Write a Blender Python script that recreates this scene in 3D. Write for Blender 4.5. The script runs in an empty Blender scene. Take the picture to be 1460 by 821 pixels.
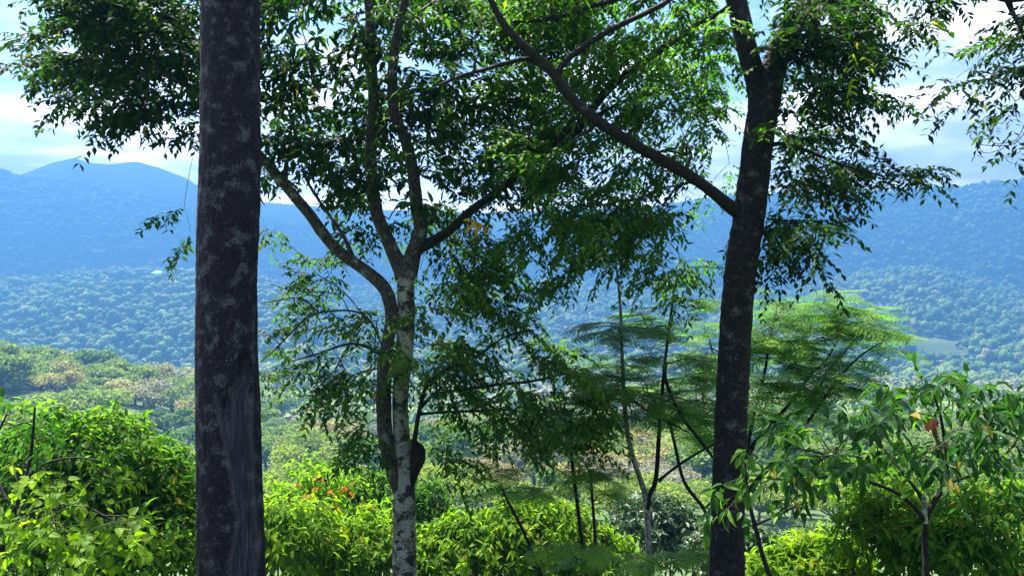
import bpy, math
import numpy as np
R = math.radians
rng = np.random.default_rng(11)
scene = bpy.context.scene
C = scene.collection

# ------------------------------------------------------------------ camera
F = 1054.0                       # focal length in photograph pixels (1460 wide)
PITCH = math.atan(50.5 / F)
cam_d = bpy.data.cameras.new('camera'); cam_d.lens = 26.0; cam_d.sensor_width = 36.0
cam_d.clip_start = 0.05; cam_d.clip_end = 12000
cam = bpy.data.objects.new('camera', cam_d); C.objects.link(cam)
cam.location = (0, 0, 0); cam.rotation_euler = (math.pi / 2 - PITCH, 0, 0)
scene.camera = cam
cp, sp = math.cos(PITCH), math.sin(PITCH)

def P(px, py, d):
    """the point seen at photo pixel (px, py) that lies d metres in front"""
    px = np.asarray(px, float); py = np.asarray(py, float); d = np.asarray(d, float)
    u = (px - 730.0) / F; w = (410.5 - py) / F
    y = cp + sp * w; z = -sp + cp * w
    k = d / y
    return np.stack(np.broadcast_arrays(u * k, d, z * k), -1)

# ------------------------------------------------------------------ noise
_perm = np.random.default_rng(5).permutation(512).astype(np.int64)
_grad = np.random.default_rng(6).normal(size=(512, 2)); _grad /= np.linalg.norm(_grad, axis=1)[:, None]
def perlin(x, y):
    xi = np.floor(x).astype(np.int64); yi = np.floor(y).astype(np.int64)
    xf = x - xi; yf = y - yi
    u = xf ** 3 * (xf * (xf * 6 - 15) + 10); v = yf ** 3 * (yf * (yf * 6 - 15) + 10)
    def g(ix, iy, fx, fy):
        h = _perm[(_perm[ix & 511] + iy) & 511]
        return _grad[h, 0] * fx + _grad[h, 1] * fy
    a = g(xi, yi, xf, yf); b = g(xi + 1, yi, xf - 1, yf)
    c = g(xi, yi + 1, xf, yf - 1); d = g(xi + 1, yi + 1, xf - 1, yf - 1)
    return (a + u * (b - a) + v * (c - a + u * (a - b - c + d))) * 1.4
def fbm(x, y, o=5, ridged=False):
    s = 0; amp = 1; f = 1
    for i in range(o):
        n = perlin(x * f + 17.3 * i, y * f - 9.1 * i)
        s = s + amp * ((1 - 2 * np.abs(n)) if ridged else n)
        amp *= .5; f *= 2.03
    return s

# ------------------------------------------------------------------ mesh helpers
class MB:
    """collects vertices and faces (triangles and quads) for ONE mesh object"""
    def __init__(self):
        self.v = []; self.t = []; self.q = []; self.tint = []; self.n = 0
    def add(self, v, tris=None, quads=None, tint=None):
        v = np.asarray(v, np.float64).reshape(-1, 3)
        self.v.append(v)
        if tris is not None and len(tris): self.t.append(np.asarray(tris, np.int64).reshape(-1, 3) + self.n)
        if quads is not None and len(quads): self.q.append(np.asarray(quads, np.int64).reshape(-1, 4) + self.n)
        if tint is None: tint = np.full(len(v), .5)
        self.tint.append(np.broadcast_to(np.asarray(tint, float), (len(v),)))
        self.n += len(v)
    def mesh(self, name, mat, base=(0, 0, 0), smooth=False, attrs=None):
        me = bpy.data.meshes.new(name)
        v = np.concatenate(self.v) - np.asarray(base, float)
        t = np.concatenate(self.t) if self.t else np.zeros((0, 3), np.int64)
        q = np.concatenate(self.q) if self.q else np.zeros((0, 4), np.int64)
        loops = np.concatenate([t.ravel(), q.ravel()]).astype(np.int32)
        starts = np.concatenate([np.arange(len(t)) * 3, len(t) * 3 + np.arange(len(q)) * 4]).astype(np.int32)
        me.vertices.add(len(v)); me.vertices.foreach_set('co', v.astype(np.float32).ravel())
        me.loops.add(len(loops)); me.loops.foreach_set('vertex_index', loops)
        me.polygons.add(len(starts)); me.polygons.foreach_set('loop_start', starts)
        me.polygons.foreach_set('use_smooth', np.full(len(starts), smooth, bool))
        a = me.attributes.new('tint', 'FLOAT', 'POINT')
        a.data.foreach_set('value', np.concatenate(self.tint).astype(np.float32))
        for k, arr in (attrs or {}).items():
            a = me.attributes.new(k, 'FLOAT', 'POINT'); a.data.foreach_set('value', np.asarray(arr, np.float32))
        me.materials.append(mat)
        me.update(calc_edges=True); me.validate()
        return me
    def build(self, name, mat, parent=None, smooth=False, attrs=None):
        base = parent.location if parent is not None else (0, 0, 0)
        o = bpy.data.objects.new(name, self.mesh(name, mat, base, smooth, attrs))
        C.objects.link(o)
        if parent is not None: o.parent = parent
        return o

def tag(o, label=None, cat=None, group=None, kind=None):
    if label: o['label'] = label
    if cat: o['category'] = cat
    if group: o['group'] = group
    if kind: o['kind'] = kind
    return o
def thing(name, label, cat, loc, group=None):
    o = bpy.data.objects.new(name, None); C.objects.link(o); o.location = tuple(float(c) for c in loc)
    o.empty_display_size = .3
    return tag(o, label, cat, group)

def norm(a): return a / np.maximum(np.linalg.norm(a, axis=-1, keepdims=True), 1e-9)

def resample(pts, step):
    """Catmull-Rom through rows of numbers, about one row per step metres"""
    pts = np.asarray(pts, float)
    e = np.vstack([2 * pts[0] - pts[1], pts, 2 * pts[-1] - pts[-2]])
    out = []
    for i in range(1, len(e) - 2):
        a, b, c, d = e[i - 1], e[i], e[i + 1], e[i + 2]
        n = max(2, int(np.linalg.norm((c - b)[:3]) / step))
        t = (np.arange(n) / n)[:, None]
        out.append(.5 * (2 * b + (c - a) * t + (2 * a - 5 * b + 4 * c - d) * t * t + (3 * b - a - 3 * c + d) * t ** 3))
    out.append(pts[-1:])
    return np.vstack(out)

def tube(mb, p, r, sides=8, rough=0.0, tint=.5, tip=True):
    p = np.asarray(p, float); r = np.asarray(r, float); n = len(p)
    if n < 2: return
    tan = norm(np.gradient(p, axis=0))
    ref = np.array([0.13, 1.0, 0.07]) if abs(tan[0][1]) < .8 else np.array([1.0, 0.1, 0.05])
    N = np.zeros_like(p); nrm = np.cross(tan[0], ref); nrm /= np.linalg.norm(nrm)
    for i in range(n):
        nrm = nrm - tan[i] * nrm.dot(tan[i]); nrm /= max(np.linalg.norm(nrm), 1e-9); N[i] = nrm
    B = np.cross(tan, N)
    a = np.arange(sides) / sides * 2 * np.pi
    rr = r[:, None] * np.ones(sides)
    if rough:
        s = np.arange(n)[:, None] * .23 + p[0, 0]
        rr = rr * (1 + rough * (perlin(np.cos(a)[None] * 1.3 + s, np.sin(a)[None] * 1.3 + s * .7) + .5 * perlin(np.cos(a)[None] * 3 + s * 3, np.sin(a)[None] * 3 - s * 2)))
    v = p[:, None] + rr[..., None] * (np.cos(a)[None, :, None] * N[:, None] + np.sin(a)[None, :, None] * B[:, None])
    i = np.arange(n - 1)[:, None] * sides; j = np.arange(sides)[None]; k = (j + 1) % sides
    q = np.stack([i + j, i + k, i + sides + k, i + sides + j], -1).reshape(-1, 4)
    v = v.reshape(-1, 3); tr = None
    if tip:
        v = np.vstack([v, p[-1] + tan[-1] * r[-1] * .7]); b = (n - 1) * sides
        tr = np.stack([b + j[0], b + k[0], np.full(sides, n * sides)], -1)
    mb.add(v, tr, q, tint)

# leaf templates: x along the leaf, y across, z up
LEAF_V = np.array([[0, 0, 0], [.3, .46, .10], [.66, .38, .02], [1, 0, -.22], [.66, -.38, .02], [.3, -.46, .10], [.32, 0, .0], [.68, 0, -.07]])
LEAF_T = np.array([[0, 6, 1], [7, 3, 2], [0, 5, 6], [4, 3, 7]]); LEAF_Q = np.array([[6, 7, 2, 1], [5, 4, 7, 6]])
HEART_V = np.array([[0, 0, 0], [.18, .5, .06], [.62, .36, .02], [1, 0, -.15], [.62, -.36, .02], [.18, -.5, .06], [.3, 0, .0], [.66, 0, -.05]])
SLIM_V = np.array([[0, 0, 0], [.45, .5, .06], [1, 0, -.10], [.45, -.5, .06], [.5, 0, 0]])
SLIM_T = np.array([[0, 4, 1], [4, 2, 1], [0, 3, 4], [3, 2, 4]])
DIA_V = np.array([[0, 0, 0], [.5, .5, 0], [1, 0, 0], [.5, -.5, 0]]); DIA_Q = np.array([[0, 3, 2, 1]])

_m = [[i / 5, 0, -.03 * (i / 5) ** 2] for i in range(6)]
COMB_V = np.array(_m + [[(i + 1.05) / 5, .5 * (1 - .45 * (i / 4) ** 2), -.03 * ((i + 1) / 5) ** 2] for i in range(5)] + [[(i + 1.05) / 5, -.5 * (1 - .45 * (i / 4) ** 2), -.03 * ((i + 1) / 5) ** 2] for i in range(5)])
COMB_T = np.array([[i, i + 1, 6 + i] for i in range(5)] + [[i, 11 + i, i + 1] for i in range(5)])
def leaves(mb, O, D, U, L, W, tint, kind='leaf'):
    """many leaves: origin O, direction D, rough up U, length L, width W"""
    O = O.reshape(-1, 3); D = norm(D.reshape(-1, 3)); U = U.reshape(-1, 3)
    Y = norm(np.cross(U, D)); Z = np.cross(D, Y)
    n = len(O); L = np.broadcast_to(L, (n,)); W = np.broadcast_to(W, (n,)); tint = np.broadcast_to(tint, (n,))
    T, t, q = {'leaf': (LEAF_V, LEAF_T, LEAF_Q), 'heart': (HEART_V, LEAF_T, LEAF_Q), 'slim': (SLIM_V, SLIM_T, None), 'dia': (DIA_V, None, DIA_Q), 'comb': (COMB_V, COMB_T, None)}[kind]
    v = (O[:, None] + D[:, None] * (T[None, :, 0:1] * L[:, None, None]) + Y[:, None] * (T[None, :, 1:2] * W[:, None, None])
         + Z[:, None] * (T[None, :, 2:3] * L[:, None, None] * .9))
    tint = np.where(rng.random(n) < (.012 if kind in ('leaf', 'slim', 'heart') else 0), 1.0, np.minimum(tint, .95))
    k = len(T); off = (np.arange(n) * k)[:, None, None]
    mb.add(v.reshape(-1, 3), None if t is None else (t[None] + off).reshape(-1, 3), None if q is None else (q[None] + off).reshape(-1, 4), np.repeat(tint, k))

UP = np.array([0, 0, 1.0])
def rnd(*s): return rng.normal(size=s)

def pinnate(mb, b, d, Ls=.42, nl=7, Lr=.22, npair=5, ll=.085, lw=.032, droop=.32, tint=None, bare=0.0):
    """sprays of once-pinnate drooping leaves: b, d are (n,3) twig ends and directions"""
    n = len(b); d = norm(d + rnd(n, 3) * .15)
    if tint is None: tint = rng.random(n)
    sc = rng.uniform(.8, 1.2, n)
    s = (np.arange(nl) + .6) / nl
    p = b[:, None] + d[:, None] * (Ls * sc)[:, None, None] * s[None, :, None]
    p = p - UP * (Ls * .12) * (s ** 2)[None, :, None]
    side = norm(np.cross(d, UP) + rnd(n, 3) * .05)
    sg = np.where(np.arange(nl) % 2 == 0, 1.0, -1.0)
    ld = d[:, None] * .55 + side[:, None] * sg[None, :, None] * .8 - UP * .05 + rnd(n, nl, 3) * .30
    ld[:, -1] = d + rnd(n, 3) * .2
    ld = norm(ld)
    u = (np.arange(npair) + 1.0) / npair
    Lr_ = Lr * rng.uniform(.75, 1.2, (n, nl)) * sc[:, None]
    q = p[:, :, None] + ld[:, :, None] * (Lr_[..., None] * u)[..., None] - UP * (Lr_[..., None] * droop * u ** 2)[..., None]
    tg = norm(ld[:, :, None] - UP * (droop * 2 * u)[None, None, :, None])
    ls = norm(np.cross(ld, UP) + rnd(n, nl, 3) * .25)
    O = []; D = []; U = []
    for sgn in (1, -1):
        D.append(tg * .5 + ls[:, :, None] * sgn * .8 - UP * .22 + rnd(n, nl, npair, 3) * .2)
        O.append(q + rnd(n, nl, npair, 3) * .004)
    O = np.stack(O, 3); D = np.stack(D, 3)
    Uv = UP + rnd(*O.shape) * .35
    tt = np.broadcast_to(tint[:, None, None, None], O.shape[:-1]) + rnd(*O.shape[:-1]) * .08
    keep = rng.random(O.shape[:-1]) > .06 + bare
    k = keep.reshape(-1)
    m = O.reshape(-1, 3).shape[0]
    L = ll * rng.uniform(.75, 1.2, m); W = lw * rng.uniform(.8, 1.15, m)
    leaves(mb, O.reshape(-1, 3)[k], D.reshape(-1, 3)[k], Uv.reshape(-1, 3)[k], L[k], W[k], np.clip(tt.reshape(-1)[k], 0, 1), 'slim')

def simple(mb, b, d, Ls=.4, nl=8, ll=.13, lw=.05, down=.6, tint=None, kind='leaf', spread=.7, jit=.3):
    """sprays of simple alternate leaves along a twiglet"""
    n = len(b); d = norm(d + rnd(n, 3) * .12)
    if tint is None: tint = rng.random(n)
    s = (np.arange(nl) + .4) / nl
    Lsn = Ls * rng.uniform(.7, 1.2, n)
    p = b[:, None] + d[:, None] * Lsn[:, None, None] * s[None, :, None] - UP * (Ls * .2) * (s ** 2)[None, :, None]
    side = norm(np.cross(d, UP) + rnd(n, 3) * .1); up2 = np.cross(side, d)
    ph = np.arange(nl) * 2.4
    rad = side[:, None] * np.cos(ph)[None, :, None] + up2[:, None] * np.sin(ph)[None, :, None]
    D = d[:, None] * .45 + rad * spread - UP * down + rnd(n, nl, 3) * jit
    O = p + norm(D) * .012
    U = UP + rnd(n, nl, 3) * .4 + d[:, None] * .4
    m = n * nl
    tt = np.clip((tint[:, None] + rnd(n, nl) * .12).reshape(-1), 0, 1)
    leaves(mb, O, D, U, ll * rng.uniform(.6, 1.2, m), lw * rng.uniform(.7, 1.15, m), tt, kind)

def fronds(mb, b, d, Lf=.38, npin=10, lp=.16, pw=.037, tint=None):
    """flat twice-pinnate feathery fronds: one frond per row of b, d"""
    n = len(b)
    if tint is None: tint = rng.random(n)
    d = norm(d)
    L = Lf * rng.uniform(.7, 1.15, n)
    u = (np.arange(npin) + 1.2) / (npin + .4)
    side = norm(np.cross(d, UP + rnd(n, 3) * .12))
    q = b[:, None] + d[:, None] * (L[:, None] * u)[..., None] - UP * (L[:, None] * .22 * u ** 2)[..., None]
    tg = norm(d[:, None] - UP * (.44 * u)[None, :, None])
    prof = lp * np.sin(np.pi * np.clip(u * .86 + .1, 0, 1)) ** .7
    O = []; D = []; U = []; LL = []
    for sg in (1, -1):
        pd = norm(tg * .5 + side[:, None] * sg * .85 - UP * .10 + rnd(n, npin, 3) * .07)
        O.append(q); D.append(pd); U.append(norm(np.cross(pd, tg) * -sg + UP * .3)); LL.append(prof[None] * L[:, None] / Lf * rng.uniform(.9, 1.1, (n, npin)))
    O = np.stack(O, 2); D = np.stack(D, 2); U = np.stack(U, 2); LL = np.stack(LL, 2).reshape(-1)
    tt = np.clip(tint[:, None, None] + rnd(*O.shape[:-1]) * .05, 0, 1).reshape(-1)
    leaves(mb, O, D, U, LL, np.repeat(L, npin * 2) / npin * .74, tt, 'comb')
    # the midrib of each frond
    for i in range(n):
        pts = np.vstack([b[i], q[i]])
        tube(mb, pts[::3], np.linspace(.0028, .0012, len(pts[::3])), 3, tip=False, tint=tint[i])

# ------------------------------------------------------------------ materials
def new_mat(name):
    m = bpy.data.materials.new(name); m.use_nodes = True
    nt = m.node_tree; nt.nodes.clear()
    out = nt.nodes.new('ShaderNodeOutputMaterial')
    return m, nt, out
def N(nt, t, **kw):
    n = nt.nodes.new(t)
    for k, v in kw.items():
        if k.startswith('i_'): n.inputs[k[2:].replace('_', ' ')].default_value = v
        else: setattr(n, k, v)
    return n
def ramp(nt, fac, stops, interp='LINEAR'):
    r = nt.nodes.new('ShaderNodeValToRGB'); r.color_ramp.interpolation = interp
    el = r.color_ramp.elements
    while len(el) < len(stops): el.new(.5)
    for e, (p, c) in zip(el, stops):
        e.position = p; e.color = (*c, 1) if len(c) == 3 else c
    nt.links.new(fac, r.inputs['Fac']); return r.outputs['Color']

def leaf_mat(name, dark, mid, light, transl, tcol, rough=.42, spec=.35, old=(.20, .15, .025)):
    """tinted per leaf through the 'tint' attribute; light shines through the blade"""
    m, nt, out = new_mat(name); L = nt.links.new
    at = N(nt, 'ShaderNodeAttribute', attribute_name='tint')
    col = ramp(nt, at.outputs['Fac'], [(0, dark), (.5, mid), (.95, light), (.97, old), (1, old)])
    tc = N(nt, 'ShaderNodeMixRGB', blend_type='MULTIPLY', i_Fac=1.0); L(col, tc.inputs['Color1']); tc.inputs['Color2'].default_value = (*tcol, 1)
    pr = N(nt, 'ShaderNodeBsdfPrincipled'); pr.inputs['Roughness'].default_value = rough; pr.inputs['Specular IOR Level'].default_value = spec
    L(col, pr.inputs['Base Color'])
    tr = N(nt, 'ShaderNodeBsdfTranslucent'); L(tc.outputs[0], tr.inputs['Color'])
    mx = N(nt, 'ShaderNodeMixShader'); mx.inputs[0].default_value = transl
    L(pr.outputs[0], mx.inputs[1]); L(tr.outputs[0], mx.inputs[2]); L(mx.outputs[0], out.inputs['Surface'])
    return m

def bark_mat(name, base, dark, pale, pale_amt, scale=1.0, wound=False, bands=0.0, bump=.9):
    m, nt, out = new_mat(name); L = nt.links.new
    tc = N(nt, 'ShaderNodeTexCoord')
    mp = N(nt, 'ShaderNodeMapping'); mp.inputs['Scale'].default_value = (1, 1, .6); L(tc.outputs['Object'], mp.inputs['Vector'])
    n1 = N(nt, 'ShaderNodeTexNoise'); n1.inputs['Scale'].default_value = 26 * scale; n1.inputs['Detail'].default_value = 8; n1.inputs['Roughness'].default_value = .68
    L(mp.outputs[0], n1.inputs['Vector'])
    c1 = ramp(nt, n1.outputs['Fac'], [(.38, dark), (.52, base), (.66, tuple(min(1, x * 2.2) for x in base))])
    # lichen: big patches broken up by small speckle
    n2 = N(nt, 'ShaderNodeTexNoise'); n2.inputs['Scale'].default_value = 6.5 * scale; n2.inputs['Detail'].default_value = 3; L(tc.outputs['Object'], n2.inputs['Vector'])
    n3 = N(nt, 'ShaderNodeTexNoise'); n3.inputs['Scale'].default_value = 55 * scale; n3.inputs['Detail'].default_value = 5; n3.inputs['Roughness'].default_value = .7; L(tc.outputs['Object'], n3.inputs['Vector'])
    ad = N(nt, 'ShaderNodeMath', operation='MULTIPLY_ADD'); L(n3.outputs['Fac'], ad.inputs[0]); ad.inputs[1].default_value = .9; L(n2.outputs['Fac'], ad.inputs[2])
    mr = N(nt, 'ShaderNodeMapRange'); L(ad.outputs[0], mr.inputs['Value']); mr.inputs['From Min'].default_value = 1.56 - pale_amt; mr.inputs['From Max'].default_value = 1.56 - pale_amt + .07
    mx = N(nt, 'ShaderNodeMixRGB'); L(mr.outputs[0], mx.inputs['Fac']); L(c1, mx.inputs['Color1']); mx.inputs['Color2'].default_value = (*pale, 1)
    col = mx.outputs[0]
    if bands:
        n4 = N(nt, 'ShaderNodeTexNoise'); n4.inputs['Scale'].default_value = 9; n4.inputs['Detail'].default_value = 4
        m4 = N(nt, 'ShaderNodeMapping'); m4.inputs['Scale'].default_value = (.75, .75, 1.1); L(tc.outputs['Object'], m4.inputs['Vector']); L(m4.outputs[0], n4.inputs['Vector'])
        fb = ramp(nt, n4.outputs['Fac'], [(.54, (0, 0, 0)), (.60, (bands, bands, bands))])
        m5 = N(nt, 'ShaderNodeMixRGB'); L(fb, m5.inputs['Fac']); L(col, m5.inputs['Color1']); m5.inputs['Color2'].default_value = (*dark, 1); col = m5.outputs[0]
    if wound:
        wa = N(nt, 'ShaderNodeAttribute', attribute_name='wound')
        n6 = N(nt, 'ShaderNodeTexNoise'); n6.inputs['Scale'].default_value = 7; n6.inputs['Detail'].default_value = 7
        m6 = N(nt, 'ShaderNodeMapping'); m6.inputs['Scale'].default_value = (9, 9, .5); L(tc.outputs['Object'], m6.inputs['Vector']); L(m6.outputs[0], n6.inputs['Vector'])
        wc = ramp(nt, n6.outputs['Fac'], [(.34, (.008, .006, .012)), (.5, (.026, .021, .042)), (.68, (.075, .066, .095))])
        m7 = N(nt, 'ShaderNodeMixRGB'); L(wa.outputs['Fac'], m7.inputs['Fac']); L(col, m7.inputs['Color1']); L(wc, m7.inputs['Color2'])
        ca = N(nt, 'ShaderNodeAttribute', attribute_name='callus'); cm = N(nt, 'ShaderNodeMath', operation='MULTIPLY'); L(ca.outputs['Fac'], cm.inputs[0]); L(n3.outputs['Fac'], cm.inputs[1])
        m8 = N(nt, 'ShaderNodeMixRGB'); L(cm.outputs[0], m8.inputs['Fac']); L(m7.outputs[0], m8.inputs['Color1']); m8.inputs['Color2'].default_value = (.075, .072, .085, 1); col = m8.outputs[0]
    pr = N(nt, 'ShaderNodeBsdfPrincipled'); pr.inputs['Roughness'].default_value = .85; pr.inputs['Specular IOR Level'].default_value = .25
    L(col, pr.inputs['Base Color'])
    bp = N(nt, 'ShaderNodeBump'); bp.inputs['Strength'].default_value = bump; bp.inputs['Distance'].default_value = .02
    L(n1.outputs['Fac'], bp.inputs['Height']); L(bp.outputs[0], pr.inputs['Normal'])
    L(pr.outputs[0], out.inputs['Surface'])
    return m

def flat_mat(name, col, rough=.7, var=.25, scale=8):
    m, nt, out = new_mat(name); L = nt.links.new
    tc = N(nt, 'ShaderNodeTexCoord'); n1 = N(nt, 'ShaderNodeTexNoise'); n1.inputs['Scale'].default_value = scale; n1.inputs['Detail'].default_value = 6
    L(tc.outputs['Object'], n1.inputs['Vector'])
    c = ramp(nt, n1.outputs['Fac'], [(.3, tuple(x * (1 - var) for x in col)), (.7, tuple(min(1, x * (1 + var)) for x in col))])
    pr = N(nt, 'ShaderNodeBsdfPrincipled'); pr.inputs['Roughness'].default_value = rough; pr.inputs['Specular IOR Level'].default_value = .25
    L(c, pr.inputs['Base Color']); L(pr.outputs[0], out.inputs['Surface'])
    return m

M = {}
M['bark_dark'] = bark_mat('bark_dark', (.0095, .0042, .0155), (.002, .0014, .003), (.062, .060, .083), .535, scale=1.5, wound=True)
M['bark_right'] = bark_mat('bark_right', (.0115, .0085, .0105), (.003, .002, .003), (.075, .071, .078), .49, scale=1.3)
M['bark_pale'] = bark_mat('bark_pale', (.085, .074, .065), (.014, .012, .011), (.26, .255, .235), .68, scale=.9, bands=.9)
M['bark_limb'] = bark_mat('bark_limb', (.042, .036, .033), (.008, .007, .007), (.19, .185, .175), .50, scale=1.4)
M['bark_limb_dark'] = bark_mat('bark_limb_dark', (.013, .010, .010), (.004, .003, .003), (.08, .075, .075), .40, scale=1.6)
M['bark_sapling'] = bark_mat('bark_sapling', (.15, .14, .12), (.05, .045, .04), (.40, .40, .38), .6, scale=3)
M['twig'] = flat_mat('twig', (.030, .022, .019))
M['leaf_tree'] = leaf_mat('leaf_tree', (.007, .015, .005), (.021, .050, .009), (.066, .125, .014), .46, (1.3, 1.9, .5), .6, .1)
M['leaf_tree_backlit'] = leaf_mat('leaf_tree_backlit', (.022, .052, .010), (.040, .094, .014), (.075, .145, .018), .50, (1.3, 1.9, .45), .5, .2)  # lighter copy of leaf_tree, backlight put into the colour
M['leaf_feather'] = leaf_mat('leaf_feather', (.040, .10, .018), (.070, .165, .022), (.13, .24, .024), .50, (1.3, 1.7, .45), .55, .2)
M['leaf_broad'] = leaf_mat('leaf_broad', (.014, .040, .014), (.028, .078, .018), (.080, .160, .018), .46, (1.5, 2.1, .45), .5, .10)
M['leaf_bush'] = leaf_mat('leaf_bush', (.018, .048, .008), (.046, .108, .011), (.125, .21, .013), .52, (1.8, 2.2, .4), .5, .07)
M['leaf_bush_lime'] = leaf_mat('leaf_bush_lime', (.038, .086, .008), (.088, .160, .012), (.16, .24, .016), .55, (1.95, 2.15, .4), .5, .07)
M['leaf_bush_dark'] = leaf_mat('leaf_bush_dark', (.016, .034, .018), (.026, .055, .024), (.050, .085, .024), .35, (1.3, 1.6, .5), .42, .3)
M['leaf_red'] = leaf_mat('leaf_red', (.30, .035, .012), (.42, .06, .018), (.5, .12, .03), .4, (1.3, 1.1, .8), old=(.4, .1, .03))
M['leaf_yellow'] = leaf_mat('leaf_yellow', (.45, .22, .02), (.55, .30, .03), (.6, .36, .04), .45, (1.2, 1.1, .6))
M['leaf_dead'] = leaf_mat('leaf_dead', (.05, .02, .012), (.09, .035, .02), (.12, .05, .03), .2, (1.2, 1, .8))
M['grass'] = leaf_mat('grass', (.035, .06, .018), (.06, .10, .025), (.12, .14, .04), .35, (1.3, 1.4, .6), .6, .2)

def crown_mat(name, c0, c1, c2, transl=.42):
    return leaf_mat(name, c0, c1, c2, transl, (1.3, 1.5, .6), .7, .15)
M['crown_green'] = crown_mat('crown_green', (.060, .105, .024), (.095, .155, .030), (.15, .21, .038))
M['crown_yellow'] = crown_mat('crown_yellow', (.10, .145, .024), (.15, .20, .028), (.20, .24, .034))
M['crown_tan'] = crown_mat('crown_tan', (.17, .145, .060), (.24, .205, .09), (.31, .265, .13))
M['crown_dark'] = crown_mat('crown_dark', (.035, .065, .020), (.055, .10, .026), (.08, .13, .032))
M['crown_pale'] = crown_mat('crown_pale', (.14, .13, .10), (.20, .185, .15), (.27, .25, .20))
M['valley_trunk'] = flat_mat('valley_trunk', (.12, .10, .085), scale=2)
m, nt, out = new_mat('forest_crowns'); L = nt.links.new
at = N(nt, 'ShaderNodeAttribute', attribute_name='tint')
col = ramp(nt, at.outputs['Fac'], [(0, (.030, .060, .018)), (.35, (.065, .12, .026)), (.62, (.12, .18, .034)), (.80, (.17, .215, .040)), (.9, (.15, .155, .065)), (1, (.17, .165, .10))])
pr = N(nt, 'ShaderNodeBsdfPrincipled'); pr.inputs['Roughness'].default_value = .8; pr.inputs['Specular IOR Level'].default_value = .15
L(col, pr.inputs['Base Color']); L(pr.outputs[0], out.inputs['Surface']); M['forest'] = m

def ground_mat(name, stops, scale):
    m, nt, out = new_mat(name); L = nt.links.new
    tc = N(nt, 'ShaderNodeTexCoord')
    n1 = N(nt, 'ShaderNodeTexNoise'); n1.inputs['Scale'].default_value = scale; n1.inputs['Detail'].default_value = 10; n1.inputs['Roughness'].default_value = .6
    L(tc.outputs['Object'], n1.inputs['Vector'])
    n2 = N(nt, 'ShaderNodeTexNoise'); n2.inputs['Scale'].default_value = scale * 60; n2.inputs['Detail'].default_value = 6; L(tc.outputs['Object'], n2.inputs['Vector'])
    ad = N(nt, 'ShaderNodeMath', operation='MULTIPLY_ADD'); L(n2.outputs['Fac'], ad.inputs[0]); ad.inputs[1].default_value = .35; L(n1.outputs['Fac'], ad.inputs[2])
    c = ramp(nt, ad.outputs[0], stops)
    pr = N(nt, 'ShaderNodeBsdfPrincipled'); pr.inputs['Roughness'].default_value = .9; pr.inputs['Specular IOR Level'].default_value = .15
    L(c, pr.inputs['Base Color'])
    bp = N(nt, 'ShaderNodeBump'); bp.inputs['Strength'].default_value = .6; bp.inputs['Distance'].default_value = .5; L(n2.outputs['Fac'], bp.inputs['Height']); L(bp.outputs[0], pr.inputs['Normal'])
    L(pr.outputs[0], out.inputs['Surface']); return m
M['ground'] = ground_mat('ground', [(.42, (.035, .06, .020)), (.70, (.06, .09, .030)), (.84, (.13, .14, .06)), (.96, (.30, .27, .18))], .011)
M['mountain'] = ground_mat('mountain', [(.45, (.022, .046, .020)), (.68, (.045, .082, .028)), (.85, (.075, .10, .036))], .006)

# ------------------------------------------------------------------ terrain
def tab(t, xs, ys): return np.interp(t, xs, ys)
RIDGES = [
    (165, 95, 130, 3, [(-900, 560), (-100, 566), (60, 576), (130, 588), (200, 600), (260, 632), (330, 690), (420, 760), (500, 900), (3000, 900)]),
    # distance, front width, back width, noise, crest as photo pixels
    (1000, 470, 500, 46, [(-900, 440), (-200, 424), (0, 416), (60, 410), (120, 402), (180, 399), (235, 396), (290, 402), (380, 414), (450, 436), (520, 462), (600, 484), (700, 505), (900, 540), (1500, 560)]),
    (1380, 560, 500, 44, [(-900, 470), (300, 432), (500, 424), (640, 412), (760, 408), (900, 416), (1000, 424), (1100, 424), (1200, 440), (2400, 460)]),
    (1150, 520, 500, 44, [(-900, 600), (900, 545), (1000, 490), (1080, 450), (1150, 424), (1200, 408), (1240, 399), (1300, 394), (1340, 398), (1400, 414), (1460, 428), (1600, 446), (2400, 460)]),
    (1510, 190, 330, 34, [(-1500, 260), (-400, 246), (0, 249), (40, 257), (100, 261), (150, 268), (200, 280), (235, 290), (262, 285), (300, 290), (400, 318), (500, 332), (600, 336), (700, 330), (850, 312), (950, 294), (1050, 280), (1100, 278), (1200, 279), (1330, 270), (1380, 269), (1410, 263), (1460, 258), (1700, 244), (2800, 262)]),
    (1740, 210, 100, 20, [(-1500, 300), (-200, 290), (40, 247), (75, 233), (110, 225), (135, 232), (160, 234), (200, 230), (230, 239), (270, 254), (288, 268), (350, 286), (500, 298), (700, 303), (900, 296), (1100, 300), (2800, 300)]),
]
RY = [-4000, -300, -60, 0, 14, 30, 60, 120, 200, 350, 560, 800, 1500, 3000, 6000]
RZ = [60, 50, 16, -1.62, -7.6, -14, -24.5, -40, -56, -80, -104, -108, -105, -100, -100]
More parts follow.
